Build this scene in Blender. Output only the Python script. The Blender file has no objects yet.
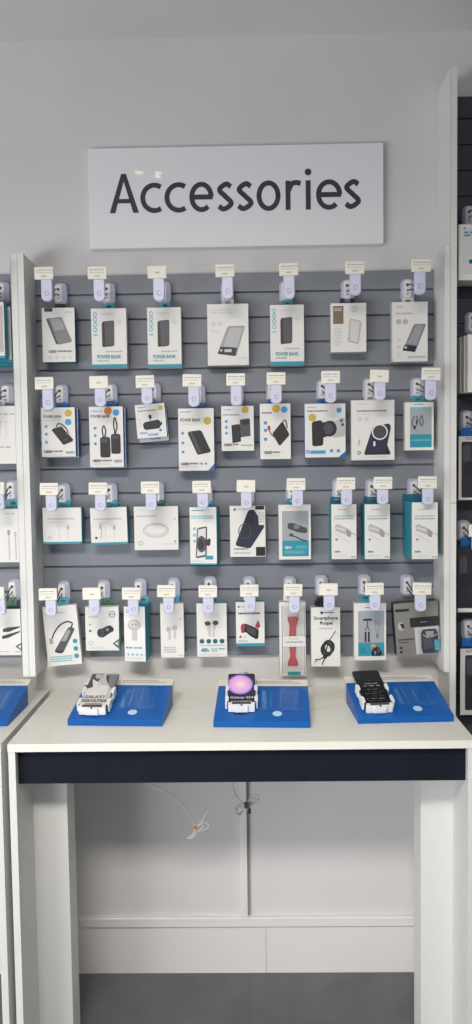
import bpy, math, random
from mathutils import Vector, Matrix
random.seed(4)
SC = bpy.context.scene
COL = SC.collection
PI = math.pi

# ------------------------------------------------------------------ camera
F, PITCH, YAW, ROLL, CD, CH = 760.81, 0.0572558, -0.0145298, -0.0140265, 2.31958, 1.58801
ex = Vector((math.cos(YAW), -math.sin(YAW), 0)); ey = Vector((math.sin(YAW), math.cos(YAW), 0)); ez = Vector((0, 0, 1))
FW = math.cos(PITCH)*ey - math.sin(PITCH)*ez
up0 = math.sin(PITCH)*ey + math.cos(PITCH)*ez
RT = math.cos(ROLL)*ex + math.sin(ROLL)*up0
UP = -math.sin(ROLL)*ex + math.cos(ROLL)*up0
EYE = Vector((0, -CD, CH))
cam = bpy.data.cameras.new('camera'); co = bpy.data.objects.new('camera', cam); COL.objects.link(co)
cam.sensor_fit = 'VERTICAL'; cam.sensor_height = 36; cam.lens = F/1024*36; cam.clip_start = .02
co.matrix_world = Matrix(((RT.x, UP.x, -FW.x, EYE.x), (RT.y, UP.y, -FW.y, EYE.y), (RT.z, UP.z, -FW.z, EYE.z), (0, 0, 0, 1)))
SC.camera = co

def at(px, py, Y):
    """the point of the plane y = Y that the photograph shows at (px, py)"""
    d = FW + RT*((px-236)/F) + UP*((512-py)/F)
    return EYE + d*((Y-EYE.y)/d.y)

# ------------------------------------------------------------------ materials
def lin(c):
    return tuple(((v/255)/12.92 if v/255 <= .04045 else ((v/255+.055)/1.055)**2.4) for v in c) + (1,)
MATS = {}
def mat(name, rgb, rough=.5, metal=0, noise=0, nscale=40, spec=.5, emit=0, bump=0):
    m = bpy.data.materials.new(name); m.use_nodes = True
    nt = m.node_tree; b = nt.nodes['Principled BSDF']
    b.inputs['Base Color'].default_value = lin(rgb); b.inputs['Roughness'].default_value = rough
    b.inputs['Metallic'].default_value = metal; b.inputs['Specular IOR Level'].default_value = spec
    if noise or bump:
        tc = nt.nodes.new('ShaderNodeTexCoord'); n = nt.nodes.new('ShaderNodeTexNoise')
        n.inputs['Scale'].default_value = nscale; n.inputs['Detail'].default_value = 5
        nt.links.new(tc.outputs['Object'], n.inputs['Vector'])
        if noise:
            r = nt.nodes.new('ShaderNodeValToRGB')
            a = lin(tuple(max(0, v*(1-noise)) for v in rgb)); c = lin(tuple(min(255, v*(1+noise)) for v in rgb))
            r.color_ramp.elements[0].color = a; r.color_ramp.elements[0].position = .3
            r.color_ramp.elements[1].color = c; r.color_ramp.elements[1].position = .7
            nt.links.new(n.outputs['Fac'], r.inputs['Fac']); nt.links.new(r.outputs['Color'], b.inputs['Base Color'])
        if bump:
            bp = nt.nodes.new('ShaderNodeBump'); bp.inputs['Strength'].default_value = bump; bp.inputs['Distance'].default_value = .002
            nt.links.new(n.outputs['Fac'], bp.inputs['Height']); nt.links.new(bp.outputs['Normal'], b.inputs['Normal'])
    if emit:
        b.inputs['Emission Color'].default_value = lin(rgb); b.inputs['Emission Strength'].default_value = emit
    MATS[name] = m
    return m
mat('wall', (212, 210, 209), .85, noise=.012, nscale=3, bump=.05)
mat('ceiling', (222, 219, 216), .9, noise=.01, nscale=3)
mat('floor', (104, 104, 107), .8, noise=.06, nscale=7, bump=.1)
mat('trim', (224, 221, 220), .5)
mat('seam_shade', (166, 163, 160), .8)
mat('slat', (125, 129, 137), .5, noise=.012, nscale=5)
mat('slatshade', (62, 65, 73), .5, noise=.012, nscale=5)  # slat grey darkened to hold the shade beside the tall board
mat('groove', (112, 115, 122), .7)
mat('laminate', (233, 230, 220), .38, noise=.008, nscale=9)
mat('board', (222, 221, 217), .45, noise=.008, nscale=9)
mat('deskside', (222, 222, 219), .5)
mat('fascia', (23, 27, 37), .7, noise=.05, nscale=20, spec=.15)
mat('signface', (232, 232, 234), .03)
mat('ink', (56, 53, 64), .5)
mat('lav', (200, 201, 221), .35)
mat('lav2', (160, 163, 190), .4)
mat('hole', (52, 54, 66), .6)
mat('steel', (70, 72, 78), .35, metal=.8)
mat('cream', (228, 225, 213), .5)
mat('print', (150, 147, 142), .6)
mat('printw', (190, 187, 182), .6)
mat('redprint', (214, 172, 150), .6)
for n, c in dict(white=(222, 220, 215), offwhite=(207, 204, 199), teal=(42, 142, 160), dteal=(24, 92, 112), blue=(18, 100, 172), navy=(40, 44, 66),
                 sky=(66, 150, 205), black=(34, 33, 38), dgrey=(70, 69, 76), grey=(122, 121, 126), lgrey=(178, 176, 176), silver=(196, 193, 190),
                 pale=(206, 204, 202), red=(165, 52, 56), gold=(196, 168, 72), orange=(204, 120, 60), green=(36, 92, 66), brown=(122, 100, 78),
                 lteal=(120, 180, 190), taupe=(126, 124, 118), mid=(150, 150, 153), window=(158, 162, 166), pinkgrey=(190, 180, 178),
                 darkcase=(40, 41, 48)).items():
    mat(n, c, .42)
mat('standblue', (12, 92, 172), .4, spec=.3, noise=.01, nscale=20)
mat('stand2', (16, 90, 166), .3)
mat('filmpatch', (50, 116, 184), .12)
mat('sticker', (186, 216, 236), .4)
mat('clampwhite', (232, 232, 234), .35)
mat('cable', (206, 203, 200), .5)
mat('cable2', (186, 182, 184), .5)
mat('tie', (206, 160, 100), .5)
mat('phoneblack', (24, 23, 28), .2)
mat('lamp', (255, 226, 170), .5, emit=9)
mat('lampring', (225, 225, 225), .4)
def clear_mat():
    m = bpy.data.materials.new('clearfilm'); m.use_nodes = True; nt = m.node_tree
    o = nt.nodes['Material Output']; t = nt.nodes.new('ShaderNodeBsdfTransparent'); g = nt.nodes.new('ShaderNodeBsdfGlossy'); x = nt.nodes.new('ShaderNodeMixShader')
    g.inputs['Roughness'].default_value = .15; x.inputs[0].default_value = .08
    nt.links.new(t.outputs[0], x.inputs[1]); nt.links.new(g.outputs[0], x.inputs[2]); nt.links.new(x.outputs[0], o.inputs[0])
    MATS['clearfilm'] = m
clear_mat()
def planet_mat():
    m = bpy.data.materials.new('planet'); m.use_nodes = True; nt = m.node_tree; b = nt.nodes['Principled BSDF']
    tc = nt.nodes.new('ShaderNodeTexCoord'); mp = nt.nodes.new('ShaderNodeMapping'); g = nt.nodes.new('ShaderNodeTexGradient'); g.gradient_type = 'SPHERICAL'
    r = nt.nodes.new('ShaderNodeValToRGB'); e = r.color_ramp.elements
    mp.inputs['Location'].default_value = (0.10, -1.66, 0); mp.inputs['Scale'].default_value = (25.5, 17.8, 1)
    e[0].position = 0; e[0].color = lin((34, 28, 58)); e[1].position = 1; e[1].color = lin((255, 214, 226))
    for p, c in ((.07, (60, 42, 110)), (.13, (150, 110, 200)), (.24, (214, 160, 226)), (.6, (236, 186, 222))):
        q = e.new(p); q.color = lin(c)
    nt.links.new(tc.outputs['Object'], mp.inputs['Vector']); nt.links.new(mp.outputs[0], g.inputs[0])
    nt.links.new(g.outputs['Fac'], r.inputs[0]); nt.links.new(r.outputs[0], b.inputs['Base Color'])
    nt.links.new(r.outputs[0], b.inputs['Emission Color']); b.inputs['Emission Strength'].default_value = .15; b.inputs['Roughness'].default_value = .25
    MATS['planet'] = m
planet_mat()

# ------------------------------------------------------------------ mesh builder
GLY = {}
def glyphs(text):
    if text not in GLY:
        cu = bpy.data.curves.new('t', 'FONT'); cu.body = text; cu.offset = .018
        ob = bpy.data.objects.new('t', cu); me = bpy.data.meshes.new_from_object(ob)
        vs = [(v.co.x, v.co.y) for v in me.vertices]; fs = [tuple(p.vertices) for p in me.polygons]
        bpy.data.objects.remove(ob); bpy.data.curves.remove(cu); bpy.data.meshes.remove(me)
        GLY[text] = (vs, fs)
    return GLY[text]
def rrect(x0, z0, x1, z1, r, n=4):
    r = min(r, abs(x1-x0)/2*.999, abs(z1-z0)/2*.999); P = []
    for cx, cz, a0 in ((x1-r, z1-r, 0), (x0+r, z1-r, 90), (x0+r, z0+r, 180), (x1-r, z0+r, 270)):
        for i in range(n+1):
            a = math.radians(a0+90*i/n); P.append((cx+r*math.cos(a), cz+r*math.sin(a)))
    return P
def ell(cx, cz, rx, rz, n=20):
    return [(cx+rx*math.cos(2*PI*i/n), cz+rz*math.sin(2*PI*i/n)) for i in range(n)]
class MB:
    def __init__(s): s.v = []; s.f = []; s.m = []; s.mats = []
    def mi(s, name):
        if name not in s.mats: s.mats.append(name)
        return s.mats.index(name)
    def face(s, pts, m):
        b = len(s.v); s.v += [tuple(p) for p in pts]; s.f.append(tuple(range(b, b+len(pts)))); s.m.append(s.mi(m))
    def solid(s, vs, fs, m):
        b = len(s.v); s.v += [tuple(p) for p in vs]; k = s.mi(m)
        for q in fs: s.f.append(tuple(b+i for i in q)); s.m.append(k)
    def box(s, x0, x1, y0, y1, z0, z1, m):
        s.solid([(x, y, z) for x in (x0, x1) for y in (y0, y1) for z in (z0, z1)],
                [(0, 1, 3, 2), (4, 6, 7, 5), (0, 4, 5, 1), (2, 3, 7, 6), (0, 2, 6, 4), (1, 5, 7, 3)], m)
    def bbox(s, x0, x1, y0, y1, z0, z1, m, c=.002):       # box with chamfered front edges
        o = rrect(x0, z0, x1, z1, c*1.5, 2); i = rrect(x0+c, z0+c, x1-c, z1-c, c, 2)
        s.prism(o, y0+c, y1, m, inner=(i, y0))
    def prism(s, outline, y0, y1, m, inner=None, mside=None):   # outline in xz, front at y0
        n = len(outline); vs = [(x, y0, z) for x, z in outline] + [(x, y1, z) for x, z in outline]
        fs = [(i, (i+1) % n, n+(i+1) % n, n+i) for i in range(n)] + [tuple(range(2*n-1, n-1, -1))]
        if inner:
            p, yi = inner; vs += [(x, yi, z) for x, z in p]
            fs += [(i, 2*n+i, 2*n+(i+1) % n, (i+1) % n) for i in range(n)] + [tuple(range(2*n, 3*n))]
        elif mside is None: fs.append(tuple(range(n)))
        s.solid(vs, fs, mside or m)
        if mside and not inner: s.face([(x, y0, z) for x, z in outline], m)
    def tube(s, pts, r, m, n=6):
        pts = [Vector(p) for p in pts]; vs = []; fs = []
        for i, p in enumerate(pts):
            t = (pts[min(i+1, len(pts)-1)]-pts[max(i-1, 0)]).normalized()
            a = t.cross(Vector((.31, .2, .93)))
            if a.length < .05: a = t.cross(Vector((1, 0, 0)))
            a.normalize(); b = t.cross(a)
            for k in range(n):
                q = 2*PI*k/n; vs.append(p+a*(r*math.cos(q))+b*(r*math.sin(q)))
        for i in range(len(pts)-1):
            for k in range(n): fs.append((i*n+k, i*n+(k+1) % n, (i+1)*n+(k+1) % n, (i+1)*n+k))
        fs.append(tuple(range(n-1, -1, -1))); fs.append(tuple(range((len(pts)-1)*n, len(pts)*n)))
        s.solid(vs, fs, m)
    def obj(s, name, parent=None, loc=None):
        me = bpy.data.meshes.new(name); me.from_pydata(s.v, [], s.f)
        for n in s.mats: me.materials.append(MATS[n])
        me.polygons.foreach_set('material_index', s.m); me.update()
        o = bpy.data.objects.new(name, me); COL.objects.link(o)
        if parent is not None: o.parent = parent
        if loc is not None: o.location = loc
        return o
def smooth(pts, k=6):        # Catmull-Rom through 2D or 3D points
    P = [Vector(p if len(p) == 3 else (p[0], p[1], 0)) for p in pts]; out = []
    Q = [P[0]*2-P[1]]+P+[P[-1]*2-P[-2]]
    for i in range(1, len(Q)-2):
        for j in range(k):
            t = j/k; a, b, c, d = Q[i-1:i+3]
            out.append(.5*((2*b)+(c-a)*t+(2*a-5*b+4*c-d)*t*t+(3*b-a-3*c+d)*t**3))
    out.append(P[-1])
    return out
def ribbon(pts, w):          # 2D polyline -> quads of width w
    P = [Vector((p[0], p[1])) for p in pts]; L = []; R = []
    for i, p in enumerate(P):
        t = (P[min(i+1, len(P)-1)]-P[max(i-1, 0)])
        t = t.normalized() if t.length else Vector((1, 0)); n = Vector((-t.y, t.x))*w/2
        L.append(p+n); R.append(p-n)
    return [[L[i], L[i+1], R[i+1], R[i]] for i in range(len(P)-1)]
def tag(o, label=None, cat=None, group=None, kind=None):
    if label: o['label'] = label
    if cat: o['category'] = cat
    if group: o['group'] = group
    if kind: o['kind'] = kind
    return o
def empty(name, loc):
    o = bpy.data.objects.new(name, None); COL.objects.link(o); o.location = loc; o.empty_display_size = .02
    return o

# ------------------------------------------------------------------ the room
def struct(name, mb): return tag(mb.obj(name), kind='structure')
CEIL = 2.8606
w = MB(); w.box(-3.2, 3.2, 0, .12, 0, CEIL, 'wall'); struct('wall_back', w)
w = MB(); w.box(-3.2, 3.2, -4.6, .12, CEIL, CEIL+.1, 'ceiling'); struct('ceiling', w)
w = MB(); w.box(-3.2, 3.2, -4.6, .12, -.1, 0, 'floor')
for i in range(-6, 7): w.box(i*.5-.012, i*.5-.0105, -4.6, 0, 0, .0004, 'dgrey')
struct('floor', w)
w = MB(); w.box(-3.2, .0412, -.008, 0, 0, .1485, 'trim'); w.box(.0424, 3.2, -.008, 0, 0, .1485, 'trim'); w.box(.0405, .0435, -.003, 0, 0, .1485, 'seam_shade')
struct('baseboard_back', w)
w = MB(); w.bbox(-3.2, 3.2, -.016, 0, .152, .1837, 'trim', .003); struct('trim_1', w)
w = MB(); w.box(-.0365, -.0142, -.016, 0, .1837, .96, 'trim'); w.box(-.0142, -.0052, -.003, 0, .1837, .96, 'seam_shade'); struct('trim_2', w)  # the grey strip is the trim's cast shadow, painted as a flat band

# slatwall: boards with shadowed grooves
GP = .0743
def slatwall(name, x0, x1, z0, z1, zg, m, label):
    b = MB(); yf = -.015
    gs = []; z = zg
    while z > z0+.02: gs.append(z); z -= GP
    z = zg+GP
    while z < z1-.02: gs.insert(0, z); z += GP
    zt = z1
    for g in gs+[z0]:
        zb = g+.0032 if g != z0 else z0
        b.box(x0, x1, yf, -.006, zb, zt, m)
        b.face([(x0, yf-.0002, zt-.0014), (x1, yf-.0002, zt-.0014), (x1, yf-.0002, zt), (x0, yf-.0002, zt)], m)
        zt = g-.0032
    b.box(x0, x1, -.0065, -.001, z0, z1, 'groove')
    tag(b.obj(name), label, 'wall panel')
XL, XR = -.6261, .565
slatwall('slatwall_panel', XL+.0005, XR-.0005, 1.0155, 2.1690, 2.1120, 'slat', 'grey grooved slatwall panel under the Accessories sign, carrying the rows of boxes')
slatwall('slatwall_panel', -1.35, XL-.038, 1.0155, 2.177, 2.1120, 'slat', 'grey slatwall panel cut off by the left edge, left of the paired white boards')
slatwall('slatwall_panel', XR+.0382, 1.2, .45, 2.666, 2.602, 'slatshade', 'tall grey slatwall panel darkened for shade at the right edge behind the phone case packs')

# upright boards between the bays
def board(x0, x1, z0, z1, label, seam=None):
    b = MB(); y0 = -.1288
    b.box(x0, x1, y0, 0, z0, z1, 'board')
    if seam: b.face([(x0, y0-.0004, seam-.0012), (x1, y0-.0004, seam-.0012), (x1, y0-.0004, seam+.0012), (x0, y0-.0004, seam+.0012)], 'seam_shade')
    b.face([(x0, y0-.0003, z0), (x0+.0009, y0-.0003, z0), (x0+.0009, y0-.0003, z1), (x0, y0-.0003, z1)], 'seam_shade')
    tag(b.obj('side_board'), label, 'board', 'white upright boards between the slatwall bays')
board(XL-.0186, XL, .9874, 2.2057, 'white upright side board at the left edge of the middle grey slatwall')
board(XL-.0376, XL-.0190, .9874, 2.2057, 'white upright side board closing the left bay, outer of the left pair')
board(XR, XR+.0172, .9883, 2.2078, 'shorter white upright board at the right edge of the middle grey slatwall')
board(XR+.0176, XR+.0360, .8548, 2.6935, 'tall white upright board rising well above the slatwall on the right', at(453, 503, -.1288).z)

# ------------------------------------------------------------------ sign
SY = -.022
sx0, sx1, sz0, sz1 = -.4559, .4147, 2.2454, 2.537
sr = empty('wall_sign', ((sx0+sx1)/2, 0, sz0)); tag(sr, 'glossy white rectangular wall sign lettered Accessories in dark grey', 'sign')
b = MB(); b.bbox(sx0, sx1, SY, -.0005, sz0, sz1, 'signface', .0015); o = b.obj('sign_board', sr); o.location = -sr.location
def arc(cx, cy, rx, ry, a0, a1, n=18):
    return [(cx+rx*math.cos(math.radians(a0+(a1-a0)*i/n)), cy+ry*math.sin(math.radians(a0+(a1-a0)*i/n))) for i in range(n+1)]
ST = .0146; XH = .0845
def glyph(ch, wd):
    h = XH; k = ST/2; q = wd/2
    if ch == 'A': return [[(wd*.23, .0345), (wd*.77, .0345)]]
    if ch == 'c': rx = (wd-k*1.3)/1.56; return [arc(k+rx, h/2, rx, h/2-k+.002, 57, 303)]
    if ch == 'e': return [arc(q, h/2, q-k, h/2-k+.002, 0, 312) , [(k, h*.5), (wd-k*.4, h*.5)]]
    if ch == 'o': return [arc(q, h/2, q-k, h/2-k+.002, 0, 364, 28)]
    if ch == 's': return [smooth([(wd-k*1.1, h-k*1.9), (wd*.55, h-k*.85), (k*1.15, h*.735), (wd*.5, h*.51), (wd-k, h*.265), (wd*.43, k*.85), (k*.8, k*2.0)], 7)]
    if ch == 'r': return [[(k, 0), (k, h)], [(p[0], p[1]) for p in smooth([(k, h*.62), (wd*.42, h*.88), (wd*.72, h-k*.8), (wd+.001, h-k*1.15)], 6)]]
    if ch == 'i': return [[(k, 0), (k, h)]]
BZ = 2.3480
L = MB(); n_layer = 0
for ch, xa, xb in (('A', 109.5, 138.8), ('c', 140.4, 161.9), ('c', 164.6, 186.2), ('e', 189.4, 213.8), ('s', 216.8, 233.8), ('s', 236.4, 253.6), ('o', 256.6, 280.6),
                   ('r', 285.6, 300.4), ('i', 305.8, 311.2), ('e', 316, 342.2), ('s', 343.8, 361)):
    X0 = at(xa, 205, SY).x; X1 = at(xb, 205, SY).x
    for st in glyph(ch, X1-X0):
        n_layer += 1; yy = SY-.0006-.00002*(n_layer % 5)
        for q in ribbon(st, ST if ch != 'A' or st[0][1] != st[1][1] else ST*.86):
            L.face([(X0+p[0], yy, BZ+p[1]) for p in q], 'ink')
    if ch == 'A':
        w_ = X1-X0; q_ = w_/2; t_ = .0168; H_ = .1135
        L.face([(X0+x, SY-.0006, BZ+z) for x, z in ((0, 0), (t_, 0), (q_, H_-.022), (q_, H_), (q_-.007, H_))], 'ink')
        L.face([(X0+x, SY-.0006, BZ+z) for x, z in ((w_-t_, 0), (w_, 0), (q_+.007, H_), (q_, H_), (q_, H_-.022))], 'ink')
    if ch == 'i': L.face([(x, SY-.0006, z) for x, z in ell(X0+ST/2, BZ+.1085, .0098, .0098)], 'ink')
o = L.obj('lettering', sr); o.location = -sr.location; tag(o, 'dark grey Accessories lettering')

# ceiling spotlights in front of the sign (seen as glints in its gloss)
for k, (x, y) in enumerate(((-.4427, -1.044), (-.3624, -1.054), (-.367, -1.093))):
    r = empty('ceiling_spotlight', (x, y, CEIL)); tag(r, ['small round warm ceiling spotlight nearest the left wall', 'small round warm ceiling spotlight nearer the sign of the close pair', 'small round warm ceiling spotlight farther from the sign of the close pair'][k], 'ceiling light', 'warm ceiling spotlights')
    a = .016 if k == 0 else .014
    b = MB(); b.solid([(px, py, -.001) for px, py in ell(0, 0, a, a, 16)]+[(px, py, -.008) for px, py in ell(0, 0, a, a, 16)], [tuple(range(16, 32))]+[(i, (i+1) % 16, 16+(i+1) % 16, 16+i) for i in range(16)], 'lamp'); b.obj('lens', r)
    b = MB(); b.tube([(px, py, -.004) for px, py in ell(0, 0, a+.003, a+.003, 17)]+[(a+.003, 0, -.004)], .003, 'lampring'); b.obj('ring', r)

# ------------------------------------------------------------------ counter
DZ, DL, DR, DD = .9118, -.6031, .5559, -.4746
cr = empty('display_counter', (0, DD/2, 0)); tag(cr, 'white display counter with a dark fascia strip, below the slatwall', 'counter')
def part(mb, name, root, label=None):
    o = mb.obj(name, root); o.location = -root.location
    if label: o['label'] = label
    return o
b = MB(); b.box(DL, DR, DD, -.2287, DZ-.02, DZ, 'laminate'); part(b, 'worktop', cr)
b = MB(); b.box(DL, DR, -.2258, -.001, DZ-.02, DZ, 'laminate'); part(b, 'worktop', cr)
b = MB(); b.box(DL+.0185, DR-.0185, -.452, -.436, .802, DZ-.0205, 'fascia'); part(b, 'fascia', cr, 'dark blue-black fascia strip under the worktop')
for x0, x1, xa, xb in ((DL+.001, DL+.0183, DL+.0183, -.493), (DR-.0183, DR-.001, .4530, DR-.0183)):
    b = MB(); b.box(x0, x1, DD+.002, -.012, 0, DZ-.02, 'deskside'); part(b, 'side_panel', cr)
    b = MB(); b.box(xa, xb, -.332, -.25, 0, DZ-.02, 'deskside'); part(b, 'leg', cr)
# neighbouring counter, only its right end is in the picture
XE = -.6195
cl = empty('display_counter', (-1.2, DD/2, 0)); tag(cl, 'neighbouring white counter cut off by the left edge, under the left bay', 'counter')
b = MB(); b.box(-1.78, XE, DD, -.001, DZ-.02, DZ, 'laminate'); part(b, 'worktop', cl)
b = MB(); b.box(-1.76, XE-.0185, -.452, -.436, .802, DZ-.0205, 'fascia'); part(b, 'fascia', cl, 'dark blue-black fascia strip under the worktop')
b = MB(); b.box(XE-.0183, XE-.001, DD+.002, -.012, 0, DZ-.02, 'deskside'); part(b, 'side_panel', cl)
b = MB(); b.box(-1.779, -1.7617, DD+.002, -.012, 0, DZ-.02, 'deskside'); part(b, 'side_panel', cl)

# ------------------------------------------------------------------ phone stands
def stand(fl, fr, label, sticker_u=.66, film=True, bars=True, dark=None):
    fl = Vector(fl); fr = Vector(fr); mid = (fl+fr)/2; yaw = math.atan2(fr.y-fl.y, fr.x-fl.x); W = (fr-fl).length; h = W/2
    r = empty('phone_display_stand', (mid.x, mid.y, DZ)); r.rotation_euler.z = yaw; tag(r, label, 'display stand', 'blue sloping phone stands on the counters')
    D, z0, z1, yb = .215, .0165, .066, .180
    zb = z0+(z1-z0)*yb/D
    b = MB()
    vs = [(-h, 0, .0005), (h, 0, .0005), (h, yb, .0005), (-h, yb, .0005), (-h, 0, z0), (h, 0, z0), (h, yb, zb), (-h, yb, zb)]
    b.solid(vs, [(0, 3, 2, 1), (4, 5, 6, 7), (0, 1, 5, 4), (1, 2, 6, 5), (2, 3, 7, 6), (3, 0, 4, 7)], 'standblue')
    b.obj('base', r)
    b = MB(); vs = [(-h, yb+.0003, .0005), (h, yb+.0003, .0005), (h, D, .0005), (-h, D, .0005), (-h, yb+.0003, zb+.0008), (h, yb+.0003, zb+.0008), (h, D, z1), (-h, D, z1)]
    b.solid(vs, [(0, 3, 2, 1), (4, 5, 6, 7), (0, 1, 5, 4), (1, 2, 6, 5), (2, 3, 7, 6), (3, 0, 4, 7)], 'cream')
    S = lambda u, v, e=.0006: (u, v, z0+(z1-z0)*v/D+e)
    b.solid([S(-h, yb-.002, .0011), S(h, yb-.002, .0011), S(h, D, .0011), S(-h, D, .0011)], [(0, 1, 2, 3)], 'cream')
    if bars:
        for v, a, c in ((.203, -.02, .085), (.194, -.02, .11)):
            for i in range(14):
                x0 = a+(c-a)*i/14; b.solid([S(x0, v-.002, .0016), S(x0+(c-a)/14*.75, v-.002, .0016), S(x0+(c-a)/14*.75, v+.002, .0016), S(x0, v+.002, .0016)], [(0, 1, 2, 3)], 'print')
    b.obj('header_strip', r, ).__setitem__('label', 'white printed strip along the raised back')
    if film:
        b = MB(); b.solid([S(-.01, .05), S(h*.8, .05), S(h*.78, .165), S(.0, .165)], [(0, 1, 2, 3)], 'stand2')
        for q in ((.0, .012, .06, .15), (.022, .026, .058, .16), (.05, .053, .06, .155), (.06, .1, .056, .062), (.085, .089, .07, .15)):
            b.solid([S(q[0], q[2], .001), S(q[1], q[2], .001), S(q[1]-.002, q[3], .001), S(q[0]-.002, q[3], .001)], [(0, 1, 2, 3)], 'filmpatch')
        b.obj('clear_film', r).__setitem__('label', 'shiny film patch on the slope')
    b = MB(); u = -h+W*sticker_u
    b.solid([S(u+.0125*math.cos(a*PI/10), .036+.013*math.sin(a*PI/10), .0012) for a in range(20)], [tuple(range(20))], 'sticker'); b.obj('sticker', r).__setitem__('label', 'pale oval sticker')
    if dark:
        b = MB(); u, v = dark; b.solid([S(u-.012, v, .001), S(u+.012, v, .001), S(u+.012, v+.012, .001), S(u-.012, v+.012, .001), S(u-.012, v, .004), S(u+.012, v, .004), S(u+.012, v+.012, .004), S(u-.012, v+.012, .004)],
                        [(4, 5, 6, 7), (0, 1, 5, 4), (1, 2, 6, 5), (2, 3, 7, 6), (3, 0, 4, 7)], 'black'); b.obj('sensor', r).__setitem__('label', 'small black block')
    return r
s1 = stand((-.4843, -.3396, DZ), (-.2309, -.3543, DZ), 'blue sloping phone stand on the left of the counter, holding the grey-artwork phone')
s2 = stand((-.0955, -.3641, DZ), (.1575, -.3755, DZ), 'blue sloping phone stand in the centre of the counter, holding the purple-screened phone', dark=(-.062, .032))
s3 = stand((.2854, -.3480, DZ), (.5392, -.3365, DZ), 'blue sloping phone stand at the right end of the counter, holding the black-screened phone')
s0 = stand((-.898, -.337, DZ), (-.6439, -.3416, DZ), 'blue sloping phone stand cut off by the left edge on the neighbouring counter', sticker_u=.5)

def clamp_and_phone(st, pos, tilt, yaw, screen, label, wd=.0706, ln=.147):
    """pos: middle of the phone's lower edge. The clamp belongs to the stand, the phone stands in it."""
    R = Matrix.Translation(pos) @ Matrix.Rotation(yaw, 4, 'Z') @ Matrix.Rotation(tilt, 4, 'X')      # local x right, y up the phone, z out of the screen
    inv = st.matrix_basis.inverted() if False else (Matrix.Translation(st.location) @ Matrix.Rotation(st.rotation_euler.z, 4, 'Z')).inverted()
    ph = empty('smartphone', pos); ph.rotation_euler = R.to_euler(); tag(ph, label, 'phone', 'demo phones on the blue stands')
    th = .0076
    def slab(b, outline, z0, z1, m):
        n = len(outline); vs = [(x, y, z0) for x, y in outline]+[(x, y, z1) for x, y in outline]
        b.solid(vs, [tuple(range(n-1, -1, -1)), tuple(range(n, 2*n))]+[(i, (i+1) % n, n+(i+1) % n, n+i) for i in range(n)], m)
    b = MB(); slab(b, rrect(-wd/2, 0, wd/2, ln, .007), -th, -.0006, 'phoneblack'); b.obj('body', ph)
    b = MB(); screen(b, wd, ln, slab); b.obj('screen', ph)
    b = MB()
    slab(b, rrect(-wd/2+.004, .012, wd/2-.004, .085, .006), -th-.012, -th-.0003, 'clampwhite')
    jaws = []
    for s in (-1, 1):
        main = b; b = MB(); x = s*(wd/2+.0005)
        for y0, y1 in ((.002, .034), (.058, .088)):
            a, c = sorted((x, x+s*.0055)); slab(b, rrect(a, y0, c, y1, .0025), -th-.012, .0025, 'clampwhite')
            a, c = sorted((x-s*.0035, x+s*.0055)); slab(b, rrect(a, y0+.003, c, y1-.005, .0025), .0012, .0032, 'clampwhite')
        a, c = sorted((x-s*.004, x+s*.004)); slab(b, rrect(a, .03, c, .062, .002), -th-.011, -th-.001, 'clampwhite')
        jaws.append(b); b = main
    slab(b, rrect(-wd/2+.002, -.013, wd/2-.002, .0-.0006, .003), -th-.012, .003, 'clampwhite')
    slab(b, rrect(-.018, -.018, .018, -.010, .003), -th-.010, .002, 'clampwhite')
    slab(b, rrect(-wd/2+.012, -.010, wd/2-.012, -.001, .002), .003, .0042, 'dgrey')
    slab(b, ell(0, -.014, .0028, .0028, 10), .002, .0036, 'black')
    c = b.obj('phone_clamp', st)
    for j in jaws: j.obj('clamp_jaw', c)
    c.matrix_local = inv @ R; c['label'] = 'white security clamp gripping the phone'
    b = MB(); lo = R @ Vector((0, .022, -th-.012)); zs = DZ+.016+(lo.y-(st.location.y))/.215*.0495
    b.tube([(lo.x, lo.y, zs-.004), (lo.x, lo.y, lo.z+.004)], .011, 'black', 10); o = b.obj('clamp_post', st); o.matrix_local = inv
    return ph
def txt(b, text, x0, z0, x1, z1, put, m):
    vs, fs = glyphs(text)
    if not vs: return
    ax, bx = min(v[0] for v in vs), max(v[0] for v in vs); az, bz = min(v[1] for v in vs), max(v[1] for v in vs)
    b.solid([put(x0+(v[0]-ax)/(bx-ax)*(x1-x0), z0+(v[1]-az)/(bz-az)*(z1-z0)) for v in vs], fs, m)
def scr_base(b, wd, ln, m):
    b.solid([(x, y, 0) for x, y in rrect(-wd/2+.0012, .0012, wd/2-.0012, ln-.0012, .006)], [tuple(range(20))], m)
def screen1(b, wd, ln, slab):
    scr_base(b, wd, ln, 'silver')
    P = lambda pts, m, e: b.solid([(x*wd, y*ln, e) for x, y in pts], [tuple(range(len(pts)))], m)
    P([(-.48, .97), (-.05, .97), (-.22, .62), (-.48, .36)], 'dgrey', .0003)
    P([(-.40, .80), (-.02, .66), (-.25, .52)], 'white', .0006)
    P([(-.36, .95), (-.05, .95), (-.02, .82), (-.30, .82)], 'lgrey', .0006)
    P([(.02, .96), (.48, .97), (.48, .45), (.28, .62), (.20, .86)], 'grey', .0004)
    P([(.04, .92), (.18, .92), (.26, .62), (.10, .80)], 'dgrey', .0007)
    P([(-.46, .50), (-.22, .56), (.02, .62), (.28, .60), (.36, .20), (-.46, .20)], 'white', .0005)
    P([(-.46, .10), (.46, .10), (.46, .015), (-.46, .015)], 'white', .0007)
    put = lambda x, y: (x*wd, y*ln, .001)
    txt(b, 'GALAXY', -.42, .215, .34, .30, put, 'black'); txt(b, 'S24 ULTRA', -.44, .10, .42, .175, put, 'black')
    for i, y in enumerate((.055, .03)): P([(-.30, y), (.30, y), (.30, y+.014), (-.30, y+.014)], 'brown', .001)
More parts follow.
